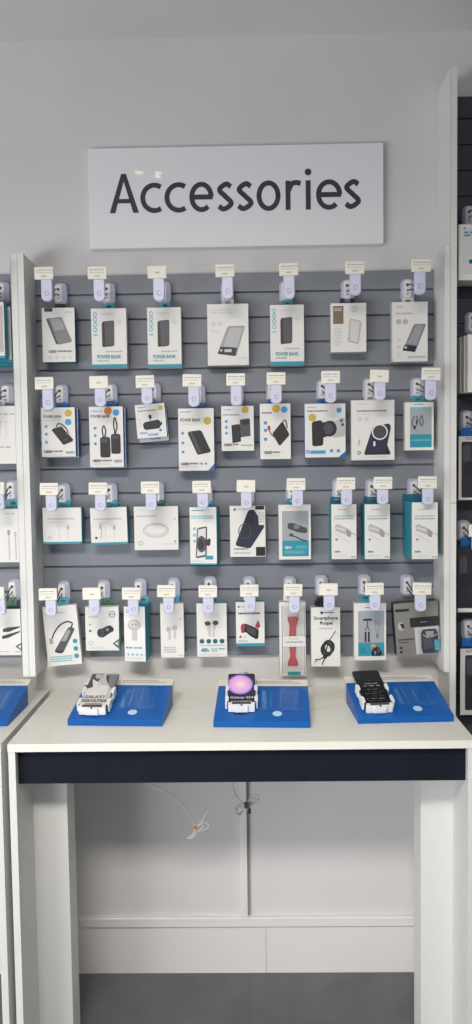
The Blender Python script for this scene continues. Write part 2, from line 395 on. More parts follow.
def screen2(b, wd, ln, slab):
    scr_base(b, wd, ln, 'planet')
    put = lambda x, y: (x*wd, y*ln, .001)
    b.solid([(x*wd, y*ln, .0005) for x, y in ((-.46, .09), (.46, .09), (.46, .01), (-.46, .01))], [(0, 1, 2, 3)], 'phoneblack')
    txt(b, 'Galaxy S24', -.40, .115, .42, .205, put, 'white')
    for i in range(7): b.solid([put(-.38+i*.11, .03), put(-.38+i*.11+.085, .03), put(-.38+i*.11+.085, .06), put(-.38+i*.11, .06)], [(0, 1, 2, 3)], 'lgrey')
def screen3(b, wd, ln, slab):
    scr_base(b, wd, ln, 'phoneblack')
    put = lambda x, y: (x*wd, y*ln, .001)
    txt(b, 'Galaxy S24', -.22, .56, .26, .60, put, 'lgrey')
    for y, a, c, m in ((.505, -.30, .32, 'lgrey'), (.40, -.30, .25, 'brown'), (.33, -.2, .36, 'dgrey'), (.27, -.36, .2, 'brown'), (.20, -.2, .38, 'dgrey'), (.13, -.36, .3, 'taupe'), (.07, -.3, .36, 'dgrey')):
        n = 9
        for i in range(n):
            if (i*7+int(y*100)) % 4 == 0: continue
            x0 = a+(c-a)*i/n; b.solid([put(x0, y), put(x0+(c-a)/n*.7, y), put(x0+(c-a)/n*.7, y+.022), put(x0, y+.022)], [(0, 1, 2, 3)], m)
    b.solid([put(-.03, .66), put(.02, .66), put(.0, .70)], [(0, 1, 2)], 'brown')
clamp_and_phone(s1, Vector((-.4205, -.32, .9585)), math.radians(17), math.radians(-3.5), screen1, 'smartphone showing grey angular artwork, on the leftmost stand of the middle counter', .078, .160)
clamp_and_phone(s2, Vector((-.0215, -.32, .9625)), math.radians(15.2), math.radians(0), screen2, 'smartphone with a glowing purple planet screen, on the centre stand', .0755, .151)
clamp_and_phone(s3, Vector((.345, -.32, .9570)), math.radians(19), math.radians(6), screen3, 'smartphone with a black screen of fine text, on the right stand', .076, .155)

# ------------------------------------------------------------------ cables under the counter
def cable(name_pts, loops, ties, label, m, r=.0022):
    root = empty('cable', at(*name_pts[-1][:2], -.21)); tag(root, label, 'cable')
    W = lambda p, Y=-.21: at(p[0], p[1], Y)
    b = MB(); first = W(name_pts[0]); pts = [Vector((first.x, first.y, DZ-.021))]+[W(p) for p in name_pts]
    b.tube(smooth(pts, 6), r, m, 6); part(b, 'lead', root)
    b = MB()
    for lp in loops: b.tube(smooth([W(p, -.21+.006*math.sin(i*1.7)) for i, p in enumerate(lp)], 6), r*.8, m, 6)
    part(b, 'coil', root)
    b = MB()
    for (px, py, rad, mm) in ties:
        c = W((px, py), -.216); b.prism(rrect(c.x-rad, c.z-rad*1.1, c.x+rad, c.z+rad*1.1, rad*.5), c.y-.005, c.y+.012, mm)
    part(b, 'tie', root, 'cable tie around the coil')
cable([(147, 780), (160, 789), (177, 801), (188, 812), (195, 826)], [[(195, 826), (200, 823), (206, 823), (208.5, 826), (206, 829), (199, 831), (195, 828)], [(195, 828), (193, 834), (189, 837), (187.5, 839), (192, 838), (197, 832)], [(195, 831), (199, 824), (203, 826), (198, 833)]],
      [(195, 829.5, .0042, 'tie')], 'thin white cable with an orange tie, hanging left of centre under the counter', 'cable')
cable([(233, 780), (233, 788), (236, 796), (242, 802), (246, 806)], [[(246, 804), (250, 799), (254, 794.5), (258, 797), (257, 801), (251, 802.5), (246, 805)], [(246, 804), (252, 797), (256, 800), (259, 800), (254, 803.5), (247, 806)], [(246, 804), (240, 805.5), (236, 810), (237, 814), (241, 812), (244, 806)], [(245, 806), (238, 803.5), (235, 812), (240, 815), (243, 810)],
      [(247, 806), (249, 812), (250, 814)], [(244, 803), (239, 804), (242, 808), (247, 805)]],
      [(246.5, 805.5, .006, 'dgrey'), (249.5, 811.5, .004, 'navy')], 'grey looped cable bundle hanging against the wall strip under the counter', 'cable2')
b = MB(); W = lambda p: at(p[0], p[1], -.208)
p0 = W((246, 782)); b.tube(smooth([Vector((p0.x, p0.y, DZ-.021)), W((242, 783)), W((234.5, 790)), W((229, 799)), W((221, 803)), W((212, 807)), W((206, 814)), W((203, 820)), W((199, 826))], 6), .0019, 'cable', 6)
tag(b.obj('cable'), 'thin white wire sagging between the two cable bundles under the counter', 'cable')

# ------------------------------------------------------------------ hooks
CROPS = dict(A=(30, 255, 3.371, 3.375), B=(170, 255, 3.371, 3.375), C=(310, 255, 3.371, 3.375), N=(0, 0, 1, 1))
for k, y in (('2', 365), ('3', 470), ('4', 570)):
    for n, x in (('A', 30), ('B', 170), ('C', 310)): CROPS[n+k] = (x, y, 3.371, 3.373)
def cp(c, x, y):
    q = CROPS[c]; return q[0]+x/q[2], q[1]+y/q[3]
def mesh_back():
    b = MB(); o = rrect(-.0195, -.034, .0195, .034, .014, 5); m = rrect(-.0185, -.032, .0185, .032, .014, 5); i = rrect(-.013, -.024, .007, .026, .006, 5)
    b.prism(o, -.006, 0, 'lav'); n = len(o)
    b.solid([(x, -.006, z) for x, z in o]+[(x, -.016, z) for x, z in m]+[(x-.001, -.026, z) for x, z in i], [(k, n+k, n+(k+1) % n, (k+1) % n) for k in range(n)]+[(n+k, 2*n+k, 2*n+(k+1) % n, n+(k+1) % n) for k in range(n)], 'lav')
    b.face([(x-.001, -.026, z) for x, z in i], 'white')
    b.face([(x, -.0264, z) for x, z in ell(-.004, .012, .0042, .0042, 12)], 'hole')
    b.face([(x, -.0264, z) for x, z in ell(-.004, -.003, .003, .0035, 10)], 'lav2')
    b.face([(x, -.0264, z) for x, z in rrect(-.008, -.0165, .001, -.012, .001, 2)], 'lav2')
    return b
def mesh_lock():                  # rounded tongue that stops the hook, ring near its lower end; top at z=0, 1 unit = metre
    b = MB(); H = .060; o = rrect(-.0155, -H, .0155, .006, .0125, 5); i = rrect(-.0135, -H+.002, .0135, .004, .011, 5)
    b.prism(o, .002, .012, 'lav', inner=(i, 0))
    e = ell(0, -H+.021, .0066, .0075, 16); f = ell(0.0, -H+.021, .0042, .005, 16)
    return b
def mesh_ring():
    b = MB(); H = .060; e = ell(0, -H+.021, .0066, .0075, 16); f = ell(0.0, -H+.021, .0042, .005, 16)
    b.prism([(x, z) for x, z in e], -.0004, .0006, 'lav2'); b.face([(x+.001, -.0008, z) for x, z in f], 'lav')
    return b
def mesh_card(seed):
    rnd = random.Random(seed); b = MB(); w2, h2 = .0262, .0162
    b.bbox(-w2, w2, 0, .004, -h2, h2, 'cream', .001)
    b.box(-w2+.001, w2-.001, .001, .005, h2-.0005, h2+.002, 'white')
    if seed % 5 == 3:
        b.face([(x, -.0003, z) for x, z in rrect(-.006, -.003, .007, .002, .001, 2)], 'printw')
    else:
        for k in range(2):
            z = h2*.55-k*h2*.42; x = -w2*.8
            while x < w2*.72:
                l = rnd.uniform(.003, .009); b.face([(x, -.0003, z-.0011), (x+l, -.0003, z-.0011), (x+l, -.0003, z+.0011), (x, -.0003, z+.0011)], 'printw' if k else 'print'); x += l+.0016
        b.face([(-.008, -.0003, -h2*.62), (.008, -.0003, -h2*.62), (.008, -.0003, -h2*.36), (-.008, -.0003, -h2*.36)], 'redprint' if seed % 2 else 'printw')
    return b
PROTO = {}
def proto(key, fn):
    if key not in PROTO:
        o = fn().obj(key.split('/')[0]); PROTO[key] = [o, False]
    o, used = PROTO[key]
    if used: o = o.copy(); COL.objects.link(o)
    PROTO[key][1] = True
    return o
LY = -.178; hook_n = 0
def hook(c, lab, ton, bot, back, label, tilt=0):
    """crop boxes of the price card, x-range and lower end of the tongue, box of the back plate"""
    global hook_n; hook_n += 1
    bx, bz = cp(c, (back[0]+back[2])/2, (back[1]+back[3])/2); B = at(bx, bz, -.03)
    x, z = cp(c, (lab[0]+lab[2])/2, (lab[1]+lab[3])/2); Lp = at(x, z, LY-.004)
    x, z = cp(c, (ton[0]+ton[1])/2, bot); T = at(x, z, LY)
    root = empty('display_hook', (B.x, -.0152, B.z)); tag(root, label, 'hook', 'price hooks on the slatwall')
    o = proto('back_plate', mesh_back); o.parent = root; o.location = (0, 0, 0)
    o = proto('stop_lock', mesh_lock); o.parent = root; H = (Lp.z-.014)-T.z; k = max(.75, min(1.25, H/.060)); o.scale = (1, 1, k); o.location = (T.x-B.x, LY+.0152, T.z+.060*k-B.z)
    o['label'] = 'pale lavender rounded stop with a ring'
    g = proto('lock_ring', mesh_ring); g.parent = o; g.location = (0, 0, 0)
    o = proto('price_card/%d' % (hook_n % 6), lambda: mesh_card(hook_n % 6)); o.name = 'price_card'; o.parent = root; o.location = (Lp.x-B.x, LY-.004+.0152, Lp.z-B.z); o.rotation_euler.y = math.radians(tilt)
    o['label'] = 'cream printed price card'
    pr = MB(); tz = T.z+.021*k-B.z
    pr.tube([(-.004, -.010, .012), (-.004, -.045, .010), ((T.x-B.x)*.5, -.10, (tz+.010)*.6), (T.x-B.x, LY+.0172+.010, tz+.006)], .0018, 'steel')
    pr.tube([(-.004, -.010, -.004), (-.004, -.05, -.008), ((T.x-B.x)*.5, -.10, tz*.6-.004), (T.x-B.x, LY+.0172+.010, tz-.004)], .0018, 'steel')
    pr.obj('prong', root)
    return root, B

# ------------------------------------------------------------------ boxed goods
def prints(b, P, M, y0):
    """P: list of flat printed shapes in crop pixels, M maps a crop point to face metres; each lies a hair in front of the last"""
    n = 0; s = abs(M(1, 0)[0]-M(0, 0)[0])
    for p in P:
        n += 1; y = y0-.0003-.00011*n; k, m = p[0], p[1]; F = lambda pts: b.face([(q[0], y, q[1]) for q in pts], m)
        if k == 'r':
            a = M(p[2], p[3]); c = M(p[4], p[5]); F(rrect(a[0], c[1], c[0], a[1], (p[6] if len(p) > 6 else .2)*s, 3))
        elif k == 'p': F([M(*q) for q in p[2]])
        elif k == 'd':
            a = M(p[2], p[3]); F(ell(a[0], a[1], p[4]*s, (p[5] if len(p) > 5 else p[4])*s))
        elif k == 'o':
            a = M(p[2], p[3]); t = p[5]*s; r = p[4]*s; rz = (p[6] if len(p) > 6 else p[4])*s; A = ell(a[0], a[1], r, rz, 24); B = ell(a[0], a[1], r-t, rz-t, 24)
            for i in range(24): j = (i+1) % 24; F([A[i], A[j], B[j], B[i]])
        elif k == 'l':
            for q in ribbon(smooth([M(*q) for q in p[2]], 5), p[3]*s): F(q)
        elif k == 't':
            a = M(p[3], p[4]); c = M(p[5], p[6]); txt(b, p[2], a[0], c[1], c[0], a[1], lambda x, z: (x, y, z), m)
        elif k == 'tv':      # reads upwards
            a = M(p[3], p[4]); c = M(p[5], p[6]); txt(b, p[2], 0, 0, 1, 1, lambda x, z: (c[0]+(a[0]-c[0])*z, y, c[1]+(a[1]-c[1])*x), m)
        elif k == 'b':       # rows of small unreadable print
            x0, z0, x1, z1, rows = p[2:7]; rnd = random.Random(int(x0*7+z0))
            for i in range(rows):
                ph = (z1-z0)/rows; za = z0+i*ph; x = x0
                while x < x1-1:
                    l = rnd.uniform(3, 9); e = min(x+l, x1); F([M(x, za+ph*.7), M(e, za+ph*.7), M(e, za+ph*.15), M(x, za+ph*.15)]); x = e+1.6
BOXES = 0
def goods(name, c, r, Y, th, side, P, label, cat='box', tab=None, tilt=0, yaw=0, n=1, gap=None, behind=None, hookx=None, group='hanging packs on the slatwall', face='white', extra=None, open_top=False):
    x0, z0 = cp(c, r[0], r[1]); x1, z1 = cp(c, r[2], r[3])
    zm = (z0+z1)/2; xm = (x0+x1)/2
    C = at(xm, zm, Y); w2 = (at(x1, zm, Y)-at(x0, zm, Y)).length/2; h2 = (at(xm, z0, Y)-at(xm, z1, Y)).length/2
    M = lambda x, z: ((x-r[0])/(r[2]-r[0])*2*w2-w2, h2-(z-r[1])/(r[3]-r[1])*2*h2)
    b = MB(); ch = .0012
    o = [(-w2, -h2), (w2, -h2), (w2, h2), (-w2, h2)]
    b.prism([(-w2, -h2), (w2, -h2), (w2, h2), (-w2, h2)], ch, th, side, inner=([(-w2+ch, -h2+ch), (w2-ch, -h2+ch), (w2-ch, h2-ch), (-w2+ch, h2-ch)], 0))
    b.face([(-w2+ch*.4, -.0001, -h2+ch*.4), (w2-ch*.4, -.0001, -h2+ch*.4), (w2-ch*.4, -.0001, h2-ch*.4), (-w2+ch*.4, -.0001, h2-ch*.4)], face)
    prints(b, P, M, -.0001)
    ob = b.obj(name); ob.location = C; ob.rotation_euler = (0, math.radians(tilt), math.radians(yaw)); tag(ob, label, cat, group)
    kids = []
    if tab:
        tm, tw, thh = tab[:3]; hx = 0 if hookx is None else max(-w2+tw/2, min(w2-tw/2, (at(hookx, z0, Y+th).x-C.x)))
        t = MB(); yb = th-.0012; hh = .0035
        t.box(hx-tw/2, hx+tw/2, yb, yb+.001, h2-.004, h2+thh*.4, tm); t.box(hx-tw/2, hx-tw*.2, yb, yb+.001, h2+thh*.4, h2+thh*.75, tm); t.box(hx+tw*.2, hx+tw/2, yb, yb+.001, h2+thh*.4, h2+thh*.75, tm)
        t.prism(rrect(hx-tw/2, h2+thh*.75, hx+tw/2, h2+thh, .003), yb, yb+.001, tm)
        tb = t.obj('hang_tab', ob); kids.append(tb)
        if tm != face: tb['label'] = {'teal': 'teal', 'black': 'black', 'green': 'dark green', 'dteal': 'dark teal', 'blue': 'blue', 'clearfilm': 'clear'}.get(tm, 'pale')+' hang tab with a slot'
    if extra: extra(ob, M, w2, h2)
    for i in range(1, n):
        q = ob.copy(); COL.objects.link(q); g = gap or th+.002; q.location = (C.x+(behind[2]*i if behind and len(behind) > 2 else 0), C.y+g*i, C.z+(behind[1]*i if behind else 0))
        lb = behind[0] if behind else label
        q['label'] = lb[i-1] if isinstance(lb, (list, tuple)) else lb
        for k in kids:
            kk = k.copy(); COL.objects.link(kk); kk.parent = q
    return ob

YB = -.066           # front of a single box on a hook
# --- top row
def pb(x0, z0, x1, z1, rev=0):
    X = lambda x: x0+(x-207)/119*(x1-x0); Z = lambda z: z0+(z-180)/202*(z1-z0)
    return [('r', 'teal', x0, Z(369), x1, z1), ('tv', 'lteal', '10000', X(214), Z(192), X(228), Z(272)), ('b', 'pale', X(240), Z(195), X(285), Z(204), 1),
            ('p', 'black', [(X(248), Z(224)), (X(282), Z(221)), (X(285), Z(226)), (X(284), Z(304)), (X(279), Z(308)), (X(246), Z(311)), (X(243), Z(306)), (X(243), Z(230))]),
            ('p', 'dgrey', [(X(252), Z(224)), (X(282), Z(221)), (X(285), Z(226)), (X(284), Z(304)), (X(254), Z(306))]), ('o', 'pale', X(303), Z(228), 8, 2), ('d', 'pale', X(303), Z(228), 4),
            ('b', 'lgrey', X(255), Z(322), X(310), Z(331), 1), ('t', 'teal', 'POWER BANK', X(226), Z(337), X(306), Z(350)), ('b', 'lteal', X(226), Z(354), X(265), Z(361), 1)]
r = (41, 178, 152, 362)
S = {}
goods('power_bank_box', 'A', r, YB, .030, 'dteal', [('r', 'black', 50, 179, 78, 191), ('p', 'dgrey', [(56, 217), (64, 212), (97, 302), (87, 300)]), ('p', 'grey', [(63, 213), (108, 210), (141, 290), (138, 295), (95, 303)]), ('p', 'mid', [(70, 216), (105, 213), (120, 250), (84, 256)]),
      ('t', 'dgrey', '10000', 62, 321, 88, 331), ('b', 'grey', 92, 321, 141, 331, 1)]+[('o', 'lgrey', x, 346, 5, 1.5) for x in (67, 90, 112, 134)]+[('b', 'lgrey', 117, 191, 146, 197, 1)],
      'white box with a slanted grey power bank and black corner tag, top row', tab=('black', .032, .017), hookx=60)
goods('power_bank_box', 'A', (207, 180, 326, 382), YB, .026, 'offwhite', pb(207, 180, 326, 382), 'white and teal box with an upright black power bank, second from left in top row', tab=('teal', .034, .019), hookx=109)
goods('power_bank_box', 'A', (396, 177, 510, 382), YB, .026, 'offwhite', pb(396, 177, 510, 382), 'white and teal box with an upright black power bank, third from left in top row', tab=('teal', .034, .019), hookx=165)
goods('power_bank_box', 'B', (126, 165, 265, 373), YB, .030, 'offwhite', [('b', 'pale', 138, 182, 215, 200, 2), ('d', 'pale', 148, 233, 8), ('d', 'pale', 168, 232, 8), ('b', 'pale', 138, 252, 166, 264, 1),
      ('p', 'mid', [(193, 245), (200, 240), (250, 240), (252, 245), (222, 342), (164, 335), (160, 330)]), ('p', 'lgrey', [(202, 246), (247, 246), (226, 312), (180, 308)]), ('p', 'black', [(169, 309), (226, 314), (219, 342), (160, 333)]),
      ('r', 'silver', 183, 318, 207, 328), ('d', 'silver', 172, 322, 4), ('b', 'pale', 228, 345, 255, 355, 1)], 'wide white box with a pale grey power bank with digital display, middle of top row', tab=('white', .036, .018))
goods('power_bank_box', 'B', (338, 168, 452, 373), YB, .026, 'offwhite', pb(338, 168, 452, 373), 'white and teal box with an upright black power bank, third from right in top row', tab=('teal', .034, .018), hookx=287)
goods('power_bank_box', 'C', (70, 162, 190, 328), YB, .030, 'offwhite', [('r', 'brown', 78, 172, 113, 232), ('b', 'pale', 82, 178, 108, 190, 2), ('o', 'lgrey', 150, 183, 10, 2), ('d', 'pale', 150, 183, 5), ('p', 'lgrey', [(134, 218), (140, 215), (171, 224), (174, 230), (164, 298), (158, 301), (128, 292), (127, 286)]),
      ('p', 'pale', [(138, 219), (168, 227), (160, 296), (131, 288)]), ('b', 'pale', 82, 245, 105, 310, 6), ('d', 'grey', 133, 282, 2)], 'white box with brown square corner and small silver power bank, top row second from right', tab=('black', .042, .020), hookx=347)
goods('power_bank_box', 'C', (277, 158, 397, 360), YB, .030, 'offwhite', [('t', 'lgrey', 'BOROFONE'[:0] or 'mAh', 290, 170, 312, 178), ('b', 'lgrey', 288, 193, 345, 203, 1), ('d', 'lgrey', 299, 225, 9), ('d', 'lgrey', 321, 225, 9), ('d', 'pale', 299, 287, 6), ('d', 'pale', 299, 310, 6), ('o', 'pinkgrey', 299, 337, 6, 2),
      ('p', 'grey', [(349, 237), (355, 234), (388, 233), (390, 238), (354, 328), (312, 322)]), ('p', 'mid', [(356, 239), (384, 238), (358, 304), (326, 300)]), ('p', 'black', [(318, 303), (360, 308), (352, 328), (311, 322)]), ('r', 'silver', 318, 308, 326, 316), ('b', 'lgrey', 330, 340, 388, 350, 1)],
      'white box with a slanted dark grey power bank on it, far right of top row', tab=('white', .036, .016), hookx=408)

# --- second row
def bits(x, zs, m='sky', r=5): return [('d', m, x, z, r) for z in zs]
def spec10(x0, z0, wd=34): return [('t', 'black', '10000', x0, z0, x0+27, z0+10), ('b', 'grey', x0+30, z0, x0+30+wd, z0+10, 1), ('b', 'pale', x0, z0+13, x0+wd+26, z0+20, 1)]
goods('power_bank_box', 'A2', (38, 143, 153, 310), YB-.012, .024, 'blue', [('b', 'lteal', 48, 151, 78, 158, 1), ('t', 'dgrey', 'POWER BANK', 47, 169, 108, 179), ('b', 'pale', 47, 183, 100, 190, 1), ('d', 'gold', 131, 163, 12), ('d', 'sky', 130, 193, 11)]+bits(55, (207, 233, 260))+[
      ('p', 'black', [(73, 219), (79, 214), (107, 207), (145, 252), (143, 258), (114, 270), (109, 267)]), ('l', 'dgrey', [(90, 210), (95, 199), (108, 201), (125, 218), (128, 232)], 4), ('d', 'grey', 127, 232, 4), ('r', 'dgrey', 112, 250, 128, 254)]+spec10(47, 287)+[('b', 'mid', 120, 290, 148, 303, 1)],
      'white power bank box with gold and blue dots, far left of second row', tab=('blue', .03, .016), hookx=62, n=2, behind=('blue-edged power bank box hidden behind the far left box of the second row', -.002, .003))
goods('power_bank_box', 'A2', (200, 140, 315, 345), YB-.014, .026, 'blue', [('b', 'lteal', 208, 152, 245, 160, 1), ('d', 'orange', 265, 155, 13), ('d', 'sky', 292, 161, 11), ('t', 'dgrey', 'POWER BANK', 207, 168, 272, 178)]+bits(220, (213, 238, 265))+[
      ('r', 'black', 236, 243, 270, 312, 7), ('r', 'black', 273, 233, 305, 300, 7), ('r', 'dgrey', 240, 248, 262, 262, 3), ('r', 'dgrey', 277, 238, 300, 250, 3), ('l', 'black', [(252, 244), (256, 222), (249, 205), (244, 222), (248, 244)], 4), ('l', 'black', [(288, 234), (294, 205), (287, 178), (283, 200), (287, 234)], 4)]+spec10(210, 318)+[('b', 'mid', 282, 318, 308, 334, 1)],
      'tall box printed with two black power banks on loops, second row second from left', tab=('blue', .03, .018), hookx=111, n=2, behind=('blue-edged power bank box hidden behind the two-power-bank box', -.002, .003))
goods('power_bank_box', 'A2', (357, 131, 458, 246), YB-.016, .02, 'blue', [('b', 'lteal', 366, 138, 395, 145, 1), ('b', 'grey', 366, 150, 432, 157, 1), ('d', 'gold', 443, 147, 8), ('p', 'black', [(380, 197), (388, 191), (432, 186), (439, 192), (438, 211), (432, 216), (388, 218), (381, 212)]), ('r', 'black', 401, 168, 411, 180, 2), ('r', 'grey', 404, 180, 408, 190), ('p', 'black', [(438, 198), (445, 192), (444, 204), (438, 208)])]+bits(369, (181, 193, 205), 'pale', 4)+[
      ('b', 'mid', 368, 223, 392, 233, 1), ('t', 'sky', 'POWER', 395, 231, 430, 240), ('d', 'sky', 437, 222, 5)], 'small tilted box with a black plug-in power bank, second row third from left', tab=('blue', .03, .016), tilt=-4, n=2, gap=.022, behind=('blue-edged small box hidden behind the tilted plug-in power bank box', -.010, .003))
goods('power_bank_box', 'B2', (28, 146, 149, 357), YB-.008, .026, 'blue', [('b', 'lteal', 37, 155, 72, 162, 1), ('t', 'dgrey', 'POWER BANK', 36, 180, 104, 191), ('b', 'pale', 36, 196, 95, 204, 1), ('d', 'gold', 127, 189, 13), ('p', 'black', [(60, 230), (66, 224), (102, 220), (108, 225), (137, 290), (132, 296), (95, 303), (90, 299)]), ('p', 'dgrey', [(66, 227), (74, 225), (106, 296), (96, 299)]),
      ('d', 'sky', 43, 230, 5), ('d', 'orange', 43, 227, 3), ('d', 'sky', 43, 262, 5), ('d', 'sky', 43, 293, 5), ('d', 'sky', 105, 333, 4), ('d', 'sky', 120, 333, 4), ('p', 'blue', [(128, 356), (148, 334), (148, 356)])]+spec10(36, 328, 28), 'large box with one slanted black power bank and gold dot, second row fourth from left', tab=('blue', .03, .014), hookx=199)
goods('power_bank_box', 'B2', (173, 138, 283, 290), YB-.006, .026, 'blue', [('b', 'lteal', 182, 148, 212, 155, 1), ('b', 'grey', 180, 165, 236, 172, 1), ('d', 'gold', 254, 151, 12), ('p', 'dgrey', [(235, 185), (266, 180), (270, 185), (271, 240), (238, 244)]), ('p', 'black', [(207, 203), (233, 199), (237, 203), (239, 258), (210, 264)]), ('p', 'black', [(244, 190), (265, 187), (266, 200), (246, 203)])]+bits(190, (190, 210, 230))+spec10(182, 264, 18)+[('b', 'mid', 240, 268, 276, 276, 1)],
      'box printed with two overlapping black power banks, middle of second row', tab=('white', .03, .015))
goods('power_bank_box', 'B2', (303, 130, 407, 318), YB-.008, .026, 'blue', [('d', 'gold', 358, 147, 13), ('d', 'sky', 386, 151, 11), ('b', 'dgrey', 310, 158, 345, 166, 1)]+bits(322, (195, 220, 250), 'sky', 6)+[
      ('p', 'black', [(376, 193), (381, 193), (402, 234), (400, 240), (371, 272), (366, 270), (346, 235), (347, 228)]), ('l', 'dgrey', [(380, 193), (388, 186), (393, 198), (395, 214)], 4), ('l', 'red', [(352, 244), (340, 232), (333, 216)], 4), ('r', 'red', 329, 205, 338, 219, 2)]+spec10(316, 290, 26),
      'box with a black power bank and red charging plug, second row fourth from right', tab=('blue', .03, .015), hookx=272)
goods('power_bank_box', 'C2', (-18, 130, 120, 312), YB-.008, .030, 'blue', [('b', 'lteal', -8, 140, 22, 146, 1), ('b', 'dgrey', -8, 152, 60, 159, 1), ('d', 'sky', 98, 153, 9), ('d', 'gold', 8, 177, 13), ('p', 'lgrey', [(70, 196), (110, 178), (117, 182), (118, 236), (112, 242), (80, 246)]), ('d', 'dgrey', 106, 188, 5), ('d', 'dgrey', 110, 202, 5), ('p', 'black', [(6, 196), (12, 190), (36, 186), (42, 192), (46, 205), (44, 268), (38, 272), (14, 274), (7, 270)]), ('p', 'black', [(36, 194), (80, 190), (88, 230), (42, 246)]), ('d', 'black', 66, 215, 24, 27), ('d', 'dgrey', 62, 215, 16, 20),
      ('r', 'sky', 2, 288, 52, 299), ('b', 'blue', -14, 286, 0, 299, 2), ('d', 'sky', 72, 290, 6), ('d', 'sky', 95, 290, 6), ('p', 'blue', [(96, 311), (119, 292), (119, 311)])], 'box picturing a black camera-style phone grip, second row third from right', tab=('blue', .03, .015), hookx=323)
goods('wireless_charger_box', 'C2', (139, 118, 285, 321), YB-.006, .030, 'offwhite', [('b', 'pale', 160, 128, 200, 136, 1), ('b', 'grey', 158, 151, 258, 160, 1), ('b', 'pale', 158, 163, 215, 169, 1), ('d', 'pale', 168, 182, 8), ('d', 'pale', 191, 182, 8), ('p', 'black', [(240, 285), (256, 262), (271, 298), (268, 303), (184, 303), (182, 296)]), ('p', 'navy', [(210, 213), (216, 207), (264, 198), (271, 204), (272, 214), (256, 288), (250, 296), (190, 298), (183, 294)]),
      ('o', 'white', 235, 226, 27, 4.5), ('d', 'dgrey', 235, 226, 20), ('r', 'white', 213, 258, 220, 274, 2), ('l', 'lgrey', [(160, 272), (167, 250), (165, 270)], 2.5), ('o', 'dgrey', 165, 296, 6, 2.5), ('b', 'pale', 200, 308, 262, 314, 1)], 'white box showing a dark magnetic wireless charging stand with white ring, second row', 'box', tab=('white', .036, .015), hookx=370)
goods('cable_pack', 'C2', (320, 125, 417, 288), YB-.006, .022, 'offwhite', [('r', 'window', 337, 142, 410, 278), ('r', 'teal', 337, 234, 410, 278), ('b', 'lteal', 338, 143, 409, 156, 2), ('b', 'teal', 350, 130, 382, 136, 1), ('l', 'dgrey', [(352, 172), (345, 190), (349, 212), (357, 205), (362, 190), (360, 172)], 3.2), ('l', 'dgrey', [(376, 170), (370, 188), (376, 206), (381, 190), (377, 170)], 3.2), ('r', 'black', 350, 205, 356, 217), ('r', 'black', 357, 186, 362, 198), ('b', 'lteal', 344, 250, 404, 258, 1)],
      'small white and teal pack with black cables in its window, second row far right', 'pack', tab=('teal', .036, .020), hookx=418)

# --- third row
ear = lambda dx, dz: [('b', 'lgrey', 60+dx, 161+dz, 152+dx, 170+dz, 1), ('l', 'pale', [(88+dx, 186+dz), (98+dx, 198+dz), (97+dx, 236+dz)], 3), ('l', 'pale', [(130+dx, 190+dz), (127+dx, 205+dz), (126+dx, 236+dz)], 3), ('d', 'lgrey', 128+dx, 194+dz, 5, 8), ('o', 'lgrey', 66+dx, 228+dz, 5, 2), ('b', 'pale', 60+dx, 174+dz, 110+dx, 180+dz, 1)]
goods('earphone_box', 'A3', (43, 127, 174, 249), YB-.012, .040, 'teal', ear(0, 0)+[('r', 'teal', 43, 242, 174, 249), ('r', 'white', 43, 127, 174, 129)], 'squarish pale box with a teal lower edge, far left of third row', tab=('teal', .038, .020), hookx=65)
goods('earphone_box', 'A3', (204, 126, 328, 251), YB-.012, .040, 'teal', ear(156, 0)+[('l', 'lgrey', [(236, 180), (241, 196), (238, 232)], 3.5), ('d', 'lgrey', 237, 190, 5, 9), ('r', 'teal', 204, 244, 328, 251), ('d', 'dgrey', 222, 228, 4)], 'squarish pale box with a teal lower edge, third row second from left', tab=('teal', .038, .020), hookx=112, tilt=-1)
goods('charging_pad_box', 'A3', (351, 123, 500, 270), YB, .026, 'offwhite', [('b', 'pale', 360, 131, 390, 138, 1), ('b', 'lgrey', 360, 152, 430, 160, 1), ('d', 'pale', 424, 204, 44, 24), ('o', 'lgrey', 424, 204, 44, 2.2, 24), ('d', 'white', 424, 200, 34, 17), ('o', 'pale', 424, 200, 34, 2, 17), ('o', 'lgrey', 373, 246, 8, 2.5), ('b', 'pale', 440, 246, 492, 254, 1), ('d', 'lgrey', 488, 166, 3), ('d', 'grey', 489, 241, 3)], 'plain white box with a round pale charging pad, third row third from left', tab=('green', .03, .018), hookx=159)
goods('phone_holder_box', 'B3', (66, 125, 158, 320), YB-.022, .055, 'teal', [('b', 'teal', 74, 134, 120, 141, 1), ('b', 'lteal', 72, 153, 150, 166, 2), ('p', 'dgrey', [(91, 200), (96, 195), (122, 190), (126, 194), (123, 288), (118, 293), (89, 298), (85, 294)]), ('p', 'pale', [(95, 201), (121, 195), (118, 286), (89, 292)]), ('d', 'dgrey', 106, 250, 17, 28), ('d', 'black', 104, 250, 11, 18), ('p', 'black', [(118, 238), (135, 230), (138, 238), (134, 256), (118, 254)]), ('r', 'teal', 118, 289, 145, 302)]+bits(82, (198, 220, 240), 'lteal', 5)+[('b', 'pale', 70, 304, 110, 312, 1), ('r', 'teal', 66, 315, 158, 320)],
      'white and teal box with a phone on a dark round car mount, third row', tab=('teal', .03, .016), hookx=207, yaw=-7)
